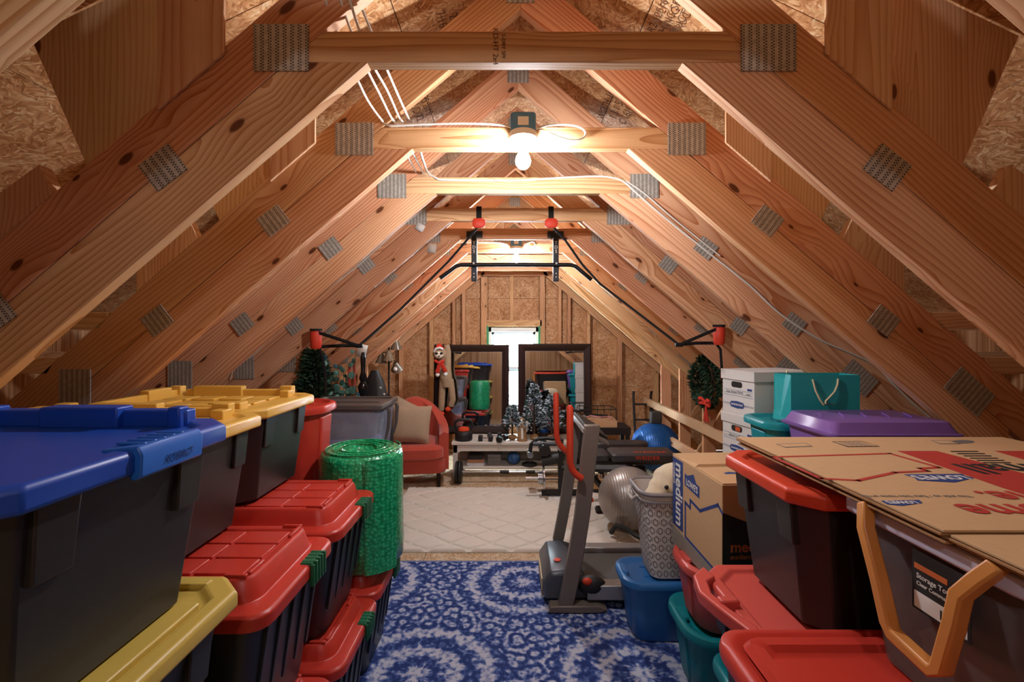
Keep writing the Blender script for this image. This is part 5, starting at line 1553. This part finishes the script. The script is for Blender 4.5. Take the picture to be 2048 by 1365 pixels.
ht = thing('hand_truck', 'black folding hand truck leaning on the gable wall', 'hand truck', (1.74, 5.98, 0))
for x in (-.115, .115): MB().tube([(x, -.08, .03), (x, .0, .42), (x, .06, .78), (x, .055 if x < 0 else .02, .85)], .016, 8).build('rail', M['tm_dark'], ht)
for z, y in ((.25, -.03), (.48, .012), (.68, .042)): MB().tube([(-.115, y, z), (.115, y, z)], .012, 8).build('cross_bar', M['tm_dark'], ht)
MB().box(-.15, .15, -.30, -.06, .001, .012).build('toe_plate', M['tm_dark'], ht)
for x in (-.16, .16): MB().tube([(x - .02, -.02, .075), (x + .02, -.02, .075)], .074, 18).build('wheel', M['tm_dark'], ht)
tag(MB().loft([rrect(.12, .10, .02, 3, z=0), rrect(.13, .11, .02, 3, z=.05), rrect(.12, .10, .02, 3, z=.13)]).build('camera_bag', M['cloth_dark'], None, loc=(1.70, 5.35, .566)), 'small dark pouch sitting on top of the blue ball', 'bag')

# knee wall rails on the right
def rail(label, z0, z1, y0, y1, nm='wall_rail'):
    a, b_ = Vector((1.775 + RX, y0, z0)), Vector((1.775 + RX, y1, z1))
    d = (b_ - a); L_ = d.length; mt = frame4((a + b_) / 2, d, (0, 0, 1))
    o = MB().box(-L_ / 2, L_ / 2, -.045, .045, -.019, .019).build(nm, M['pine_pale'], None, smooth=False, bevel=.002, mat4=mt)
    return tag(o, label, 'rail', 'knee wall rails')
rail('upper wooden rail nailed along the right knee posts', .72, .71, 3.45, 6.18)
rail('lower wooden rail running down along the right knee posts', .42, .38, 3.6, 6.18)

# wreath with bow on a right knee post
wrt = thing('christmas_wreath', 'green pine wreath with red bow hanging on the right knee wall', 'wreath', (1.80, 4.22, 1.16))
m = MB(); rd = random.Random(11)
def wfn(rd):
    a = rd.uniform(0, 6.283); b_ = rd.uniform(0, 6.283); r_ = .055 * rd.random() ** .5
    c = Vector((0, .175 * math.cos(a), .175 * math.sin(a))); ra = Vector((0, math.cos(a), math.sin(a)))
    p = c + ra * r_ * math.cos(b_) + Vector((-1, 0, 0)) * r_ * math.sin(b_)
    return p, ra * math.cos(b_) + Vector((-1, 0, 0)) * (math.sin(b_) + .2) + Vector((0, -math.sin(a), math.cos(a))) * .6
foliage(m, wfn, 1500, .05, rd, .3)
m.build('needles', M['fir'], wrt, smooth=False)['kind'] = 'stuff'
MB().tube([(.0, .175 * math.cos(2 * PI * k / 28), .175 * math.sin(2 * PI * k / 28)) for k in range(28)], .012, 6, closed=True).build('ring', M['bark'], wrt)
bw_ = empty('bow', (-.06, -.16, -.17), parent=wrt)
for sy in (-1, 1):
    MB().tube([(0, 0, 0), (-.02, sy * .06, .035), (-.02, sy * .11, .03), (-.015, sy * .11, -.01), (0, 0, 0)], .018, 8, flat=.4).build('bow_loop', M['felt_red'], bw_)
    MB().prism([(0, 0), (sy * .055, -.17), (sy * .03, -.155), (sy * .005, -.17)], -.004, .004, 'x').build('bow_tail', M['felt_red'], bw_, smooth=False)

# ================================================================ PULL-UP BAR AND SUSPENSION STRAPS
M['black_steel'] = plain('black_powder_coat', '#17181A', .45, .3)
DB = TY(5) - .012
pb = thing('pull_up_bar', 'black pull-up bar bolted under a collar beam', 'pull-up bar', at(1030, 530, DB))
def pl_(x, y, d): return at(x, y, d) - at(1030, 530, DB)
MB().tube([pl_(880, 557, DB - .06), pl_(912, 533, DB - .06), pl_(922, 530, DB - .06), pl_(1140, 530, DB - .06), pl_(1151, 533, DB - .06), pl_(1183, 560, DB - .06)], .0165, 12).build('grip_bar', M['black_steel'], pb)
for x in (949, 1111):
    a, b_ = pl_(x - 5.5, 463, DB), pl_(x + 5.5, 564, DB)
    br = MB().box(a.x, b_.x, -.045, -.005, b_.z, a.z).build('bracket', M['black_steel'], pb, bevel=.003)
    c, d_ = pl_(x - 16, 463, DB), pl_(x + 16, 476, DB)
    MB().box(c.x, d_.x, -.012, .008, d_.z, c.z).build('mount_plate', M['black_steel'], br, bevel=.002)
    for y in (467, 530, 549, 556):
        q = pl_(x, y, DB); r_ = .009 if y in (467, 530) else .005
        MB().tube([(q.x, -.055 if y != 530 else -.083, q.z), (q.x, -.02, q.z)], r_, 8).build('bolt', M['steel'], br)
    q = pl_(x, 497, DB)
    pnl = MB().box(q.x - .018, q.x + .018, -.0466, -.0455, q.z - .055, q.z + .055).build('name_plate', M['print_grey'], br, smooth=False)
    MB().box(q.x - .0155, q.x + .0155, -.0473, -.0462, q.z - .0525, q.z + .0525).build('name_plate', M['black_steel'], br, smooth=False)
    for i, ch in enumerate('TDS'):
        text(ch, .036, M['print_white'], br, frame4((q.x, -.0478, q.z + .034 - i * .034), (1, 0, 0), (0, 0, 1)), .01)

M['strap'] = plain('black_webbing', '#131211', .85, noise=.1, nscale=120)
M['strap_red'] = plain('red_neoprene', '#D23A1E', .6, noise=.05)
D4 = TY(4)
def ribbon(m, pts, wd, th=.003):
    loops = []
    for i, p in enumerate(pts):
        a, b_ = pts[max(i - 1, 0)], pts[min(i + 1, len(pts) - 1)]
        d = (b_ - a).normalized(); n = Vector((0, 1, 0)); sde = d.cross(n).normalized()
        loops.append([p + sde * wd / 2 + n * th, p + sde * wd / 2 - n * th, p - sde * wd / 2 - n * th, p - sde * wd / 2 + n * th])
    m.loft(loops)
def trainer(label, ax, handle_px, strap_px, side):
    org = at(ax, 440, D4)
    t = thing('suspension_trainer', label, 'exercise strap', org, group='suspension trainers')
    def q(x, y, d): return at(x, y, d) - org
    m = MB(); z0, z1 = 2.383 - org.z, 2.478 - org.z
    m.box(-.018, .018, -.009, -.004, z0 - .05, z1 + .004); m.box(-.018, .018, -.009, .048, z1 + .001, z1 + .005); m.box(-.018, .018, .043, .048, z0, z1)
    m.build('anchor_loop', M['strap'], t)
    m = MB(); m.loft([[(p[0], y, p[1] - .022) for p in [(a_[0] * k, a_[1] * k) for a_ in [(c[0], c[1]) for c in rrect(.088, .066, .025, 4)]]] for y, k in ((-.03, .7), (-.022, 1), (-.008, 1), (-.004, .8))])
    m.build('anchor_pad', M['strap_red'], t, loc=(0, 0, -.005))
    m = MB(); pts = [q(*p) for p in strap_px]
    m.tube(pts, .010, 8, flat=.6); m.build('main_strap', M['strap'], t)
    e = pts[-1]
    MB().box(e.x - .025, e.x + .025, e.y - .012, e.y + .012, e.z - .014, e.z + .014).build('buckle', M['black_steel'], t, bevel=.004)
    hp = [q(*p) for p in handle_px]
    hc = q(*handle_px[0])
    for dy in (-.012, .02):
        m = MB(); m.tube([e + Vector((0, dy, 0)), e.lerp(hc, .5) + Vector((0, dy * 2, -.02 if dy > 0 else .03)), hc + Vector((0, dy, .055 if dy < 0 else -.05))], .011, 8, flat=.35); m.build('handle_strap', M['strap'], t)
    MB().tube([hc + Vector((0, 0, .062)), hc + Vector((0, 0, .05)), hc + Vector((0, 0, -.05)), hc + Vector((0, 0, -.062))], [.032, .040, .036, .028], 14).build('grip', M['strap_red'], t)
    MB().tube([hc + Vector((0, 0, .060)), hc + Vector((0, 0, .075))], .040, 14).build('grip_cap', M['strap'], t)
    fp = [hc + Vector((side * .02, .0, -.05))] + hp[1:]
    m = MB(); m.tube(fp, .011, 8, flat=.4); m.build('foot_strap', M['strap'], t)
    return t


trainer('black suspension strap with red handle hooked to the left rafter', 958, [(632, 680, D4 - .05), (645, 715, D4 - .04), (650, 745, D4 - .04), (651, 790, D4 - .04)],
        [(958, 452, D4 - .02), (930, 485, D4 + .12), (898, 522, D4 + .12), (860, 560, D4 + .10), (800, 620, D4), (718, 692, D4 - .12)], 1)
trainer('black suspension strap with red handle hooked to the right rafter', 1102, [(1438, 672, D4 - .05), (1441, 700, D4 - .04), (1443, 730, D4 - .04), (1444, 742, D4 - .04)],
        [(1102, 450, D4 - .02), (1130, 480, D4 + .12), (1165, 530, D4 + .12), (1200, 568, D4 + .10), (1270, 622, D4), (1358, 690, D4 - .12)], -1)
tag(MB().tube([at(1444, 742, D4 - .04), at(1444, 757, D4 - .04)], .008, 8).build('strap_tag', M['strap_red'], None), 'small red tag end hanging below the right red handle', 'tag')

# ================================================================ LEFT BACK: CHAIR, LAMP, GREENERY
M['velvet'] = plain('rust_velvet', '#B4432F', .85, noise=.07, nscale=25)
M['velvet'].node_tree.nodes['Principled BSDF'].inputs['Sheen Weight'].default_value = .3
M['tweed'] = plain('beige_tweed', '#A68F76', .95, noise=.28, nscale=110, bump=.5)
ch = thing('armchair', 'rust red tub armchair with dark legs beside the bench', 'armchair', (-1.075, 5.02, 0), R(8))
m = MB(); NA = 22
def shell(off, z0, z1f):
    lo, hi = [], []
    for k in range(NA + 1):
        a = PI * (-.02 + 1.04 * k / NA)
        x, y = (.385 + off) * math.cos(a), (.36 + off) * math.sin(a)
        if math.sin(a) < .25: y -= (.25 - math.sin(a)) * 0.9
        lo.append(Vector((x, y, z0))); hi.append(Vector((x, y, z1f(max(math.sin(a), 0)))))
    return lo, hi
zt = lambda s_: .56 + .30 * (s_ ** 1.6)
lo1, hi1 = shell(0, .19, zt); lo0, hi0 = shell(-.10, .19, lambda s_: zt(s_) - .012)
mid = [(a + b_) / 2 + Vector((0, 0, .025)) for a, b_ in zip(hi1, hi0)]
m.loft([lo1, hi1, mid, hi0, lo0, lo1], False, False, ring=False)
n_ = len(lo1)
for i in (0, n_ - 1): m.add([lo1[i], hi1[i], mid[i], hi0[i], lo0[i]], [(0, 1, 2, 3, 4)])
m.build('tub_back', M['velvet'], ch, ang=60)
m = MB(); m.loft([rrect(.70, .64, .10, 5, 0, -.02, .16), rrect(.72, .66, .10, 5, 0, -.02, .18), rrect(.72, .66, .10, 5, 0, -.02, .305)]); m.build('seat_frame', M['velvet'], ch)
m = MB(); m.loft([rrect(.62, .60, .10, 5, 0, -.07, .307), rrect(.66, .64, .10, 5, 0, -.07, .325), rrect(.66, .64, .10, 5, 0, -.07, .415), rrect(.60, .58, .10, 5, 0, -.07, .445)]); m.build('seat_cushion', M['velvet'], ch)
for x, y in ((-.28, -.28), (.28, -.28), (-.24, .24), (.24, .24)): MB().loft([rrect(.032, .032, .005, 1, x, y, .001), rrect(.05, .05, .006, 1, x, y, .165)]).build('leg', M['frame_brown'], ch)
def cushion(label, loc, rot, w_, h_, mat):
    m = MB(); N = 12; top, bot = [], []
    for sgn in (1, -1):
        for j in range(N + 1):
            for i in range(N + 1):
                u, v_ = i / N * 2 - 1, j / N * 2 - 1
                e = max(0, (1 - u ** 4) * (1 - v_ ** 4)) ** .55
                pin = 1 - .07 * (1 - abs(u)) * abs(v_) - .0
                (top if sgn > 0 else bot).append((u * w_ / 2 * (1 - .06 * (1 - v_ * v_)), sgn * .075 * e, v_ * h_ / 2 * (1 - .06 * (1 - u * u))))
    f = [(j * (N + 1) + i, j * (N + 1) + i + 1, (j + 1) * (N + 1) + i + 1, (j + 1) * (N + 1) + i) for j in range(N) for i in range(N)]
    m.add(top, f); m.add(bot, [q[::-1] for q in f])
    o = m.build('throw_pillow', M[mat], None, ang=80); o.location = loc; o.rotation_euler = rot
    return tag(o, label, 'pillow', 'pillows on the armchair')
cushion('beige tweed pillow in front on the rust armchair', (-1.075, 4.86, .645), (-.30, .06, .10), .43, .41, 'tweed')
cushion('second beige tweed pillow half hidden behind the front one', (-1.165, 4.99, .67), (-.28, .45, .05), .40, .40, 'tweed')

fl = thing('floor_lamp', 'dark floor lamp with frosted bell shades in the left corner', 'floor lamp', (-1.535, 5.72, 0))
MB().lathe([(.14, .001), (.14, .014), (.03, .03), (.012, .05)], 24).build('base', M['frame_brown'], fl)
MB().tube([(0, 0, .04), (0, 0, 1.52)], .012, 10).build('pole', M['frame_brown'], fl)
M['shade'] = clear_plastic('smoked_glass', '#A08C74', .6, .2)
for dx, dy, z, tx in ((.10, -.04, 1.50, .25), (.10, -.05, 1.22, .8), (-.09, -.02, 1.32, -.1), (.02, -.09, 1.36, .1)):
    arm = MB().tube([(0, 0, z + .02), (dx * .5, dy * .5, z + .06), (dx, dy, z + .05)], .006, 6).build('arm', M['frame_brown'], fl)
    MB().lathe([(.018, .05), (.03, .03), (.045, -.02), (.075, -.075), (.072, -.075), (.042, -.02), (.02, .04)], 18, cap=False).build('bell_shade', M['shade'], arm, mat4=Matrix.Translation((dx, dy, z)) @ Matrix.Rotation(tx, 4, 'X'))
    MB().ball((0, 0, 0), .026, 12, 8).build('frosted_bulb', M['porcelain'], arm, loc=(dx, dy - math.sin(tx) * .04, z - .045))

gt = thing('artificial_fir', 'dark green artificial fir bundle behind the yellow totes', 'fir tree', (-1.62, 3.75, .002))
MB().tube([(0, 0, 0), (0, 0, 1.40)], .02, 8).build('trunk', M['bark'], gt)
m = MB(); rd = random.Random(21)
foliage(m, cone_fn(1.10, .27, .36, .8), 2400, .085, rd, .22)
m.build('needles', M['fir'], gt, smooth=False)['kind'] = 'stuff'
eu = thing('eucalyptus_branch', 'artificial eucalyptus with round grey green leaves beside the fir', 'plant', (-1.38, 3.80, .002))
MB().lathe([(.07, 0), (.09, .15), (.06, .36), (.05, .40), (.045, .40), (.05, .02)], 18, cap=True).build('vase', M['tm_dark'], eu)
rd = random.Random(5); stems = []
m = MB(); leaves = []
for k in range(9):
    a = rd.uniform(0, 6.28); sp2 = rd.uniform(.06, .20); tp = Vector((sp2 * math.cos(a), sp2 * math.sin(a) * .7, rd.uniform(1.15, 1.48)))
    pts = [Vector((0, 0, .35)), Vector((tp.x * .4, tp.y * .4, .8)), tp]
    m.tube(pts, [.004, .003, .002], 5)
    for j in range(16):
        t_ = .35 + .65 * j / 15
        p = pts[0].lerp(pts[1], t_ * 2) if t_ < .5 else pts[1].lerp(pts[2], t_ * 2 - 1)
        leaves.append((p, Vector((rd.uniform(-1, 1), rd.uniform(-1, .2), rd.uniform(-.6, .6)))))
m.build('stems', M['bark'], eu)['kind'] = 'stuff'
m = MB()
for p, d in leaves:
    d.normalize(); n = Vector((rd.uniform(-.6, .6), -1, rd.uniform(-.5, .5))); u = (d - n * d.dot(n) / n.length_squared).normalized(); w_ = n.normalized().cross(u); r_ = rd.uniform(.018, .03)
    c = p + u * (r_ + .008)
    m.add([c + n.normalized() * .004] + [c + u * r_ * math.cos(2 * PI * k / 9) + w_ * r_ * math.sin(2 * PI * k / 9) for k in range(9)], [(0, 1 + k, 1 + (k + 1) % 9) for k in range(9)] )
m.build('leaves', M['eucalyptus'], eu, smooth=False)['kind'] = 'stuff'
bl = thing('lamp_stand', 'glossy black turned lamp stand beside the eucalyptus', 'lamp stand', (-1.255, 3.86, .002))
MB().lathe([(.10, 0), (.10, .02), (.05, .05), (.035, .12), (.045, .30), (.03, .45), (.045, .62), (.05, .80), (.03, .92), (.036, .96), (.028, 1.02), (.035, 1.10), (.044, 1.16), (.022, 1.20), (.034, 1.23), (.018, 1.28), (.022, 1.40), (.012, 1.45)], 18).build('turned_post', plain('gloss_black', '#101012', .15, noise=0), bl)
tag(MB().tube([at(706, 722, 3.84), at(709, 740, 3.84), at(709, 765, 3.84), at(705, 778, 3.84), at(699, 770, 3.84), at(698, 745, 3.84), at(700, 726, 3.84)], .012, 8, closed=True, flat=.7).build('red_band_loop', M['coral'], None), 'red looped resistance band hanging on the black lamp stand', 'band')
sb = thing('sports_bag', 'black sports bag with white dots near the left knee wall', 'bag', (-1.22, 4.08, .002))
MB().loft([rrect(.30, .22, .08, 5, z=0), rrect(.34, .26, .10, 5, z=.4), rrect(.30, .22, .10, 5, z=.9), rrect(.16, .12, .05, 5, z=1.18), rrect(.06, .05, .02, 5, z=1.28)]).build('bag_body', M['tm_dark'], sb)
for k in range(7): MB().ball((.07 + .035 * (k % 2), -.122 + .008 * k, .80 + .055 * k), (.010, .006, .010), 8, 6).build('white_dot', M['felt_white'], sb)
for px in ((857, 468, 6),):
    pass
# loose paper tags on left rafters
M['paper'] = plain('white_paper', '#DEDBD2', .8, noise=.02)
for (x, y, d, w_, h_, a, lab) in ((840, 455, TY(4) - .006, .06, .05, .5, 'white paper tag stapled on the fourth left rafter'), (864, 497, TY(5) - .006, .07, .075, .1, 'white paper tag stapled on the fifth left rafter'), (724, 702, 3.95, .085, .11, .2, 'curled white paper sheet hanging near the left strap buckle')):
    p = at(x, y, d)
    o = MB().loft([[(-w_ / 2, 0, -h_ / 2), (w_ / 2, -.004, -h_ / 2)], [(-w_ / 2, -.003, 0), (w_ / 2, -.001, 0)], [(-w_ / 2, 0, h_ / 2), (w_ / 2, 0, h_ / 2)]], False, False, ring=False).build('paper_tag', M['paper'], None, loc=p)
    o.rotation_euler = (0, a, 0); so = o.modifiers.new('thick', 'SOLIDIFY'); so.thickness = .0008
    tag(o, lab, 'paper')
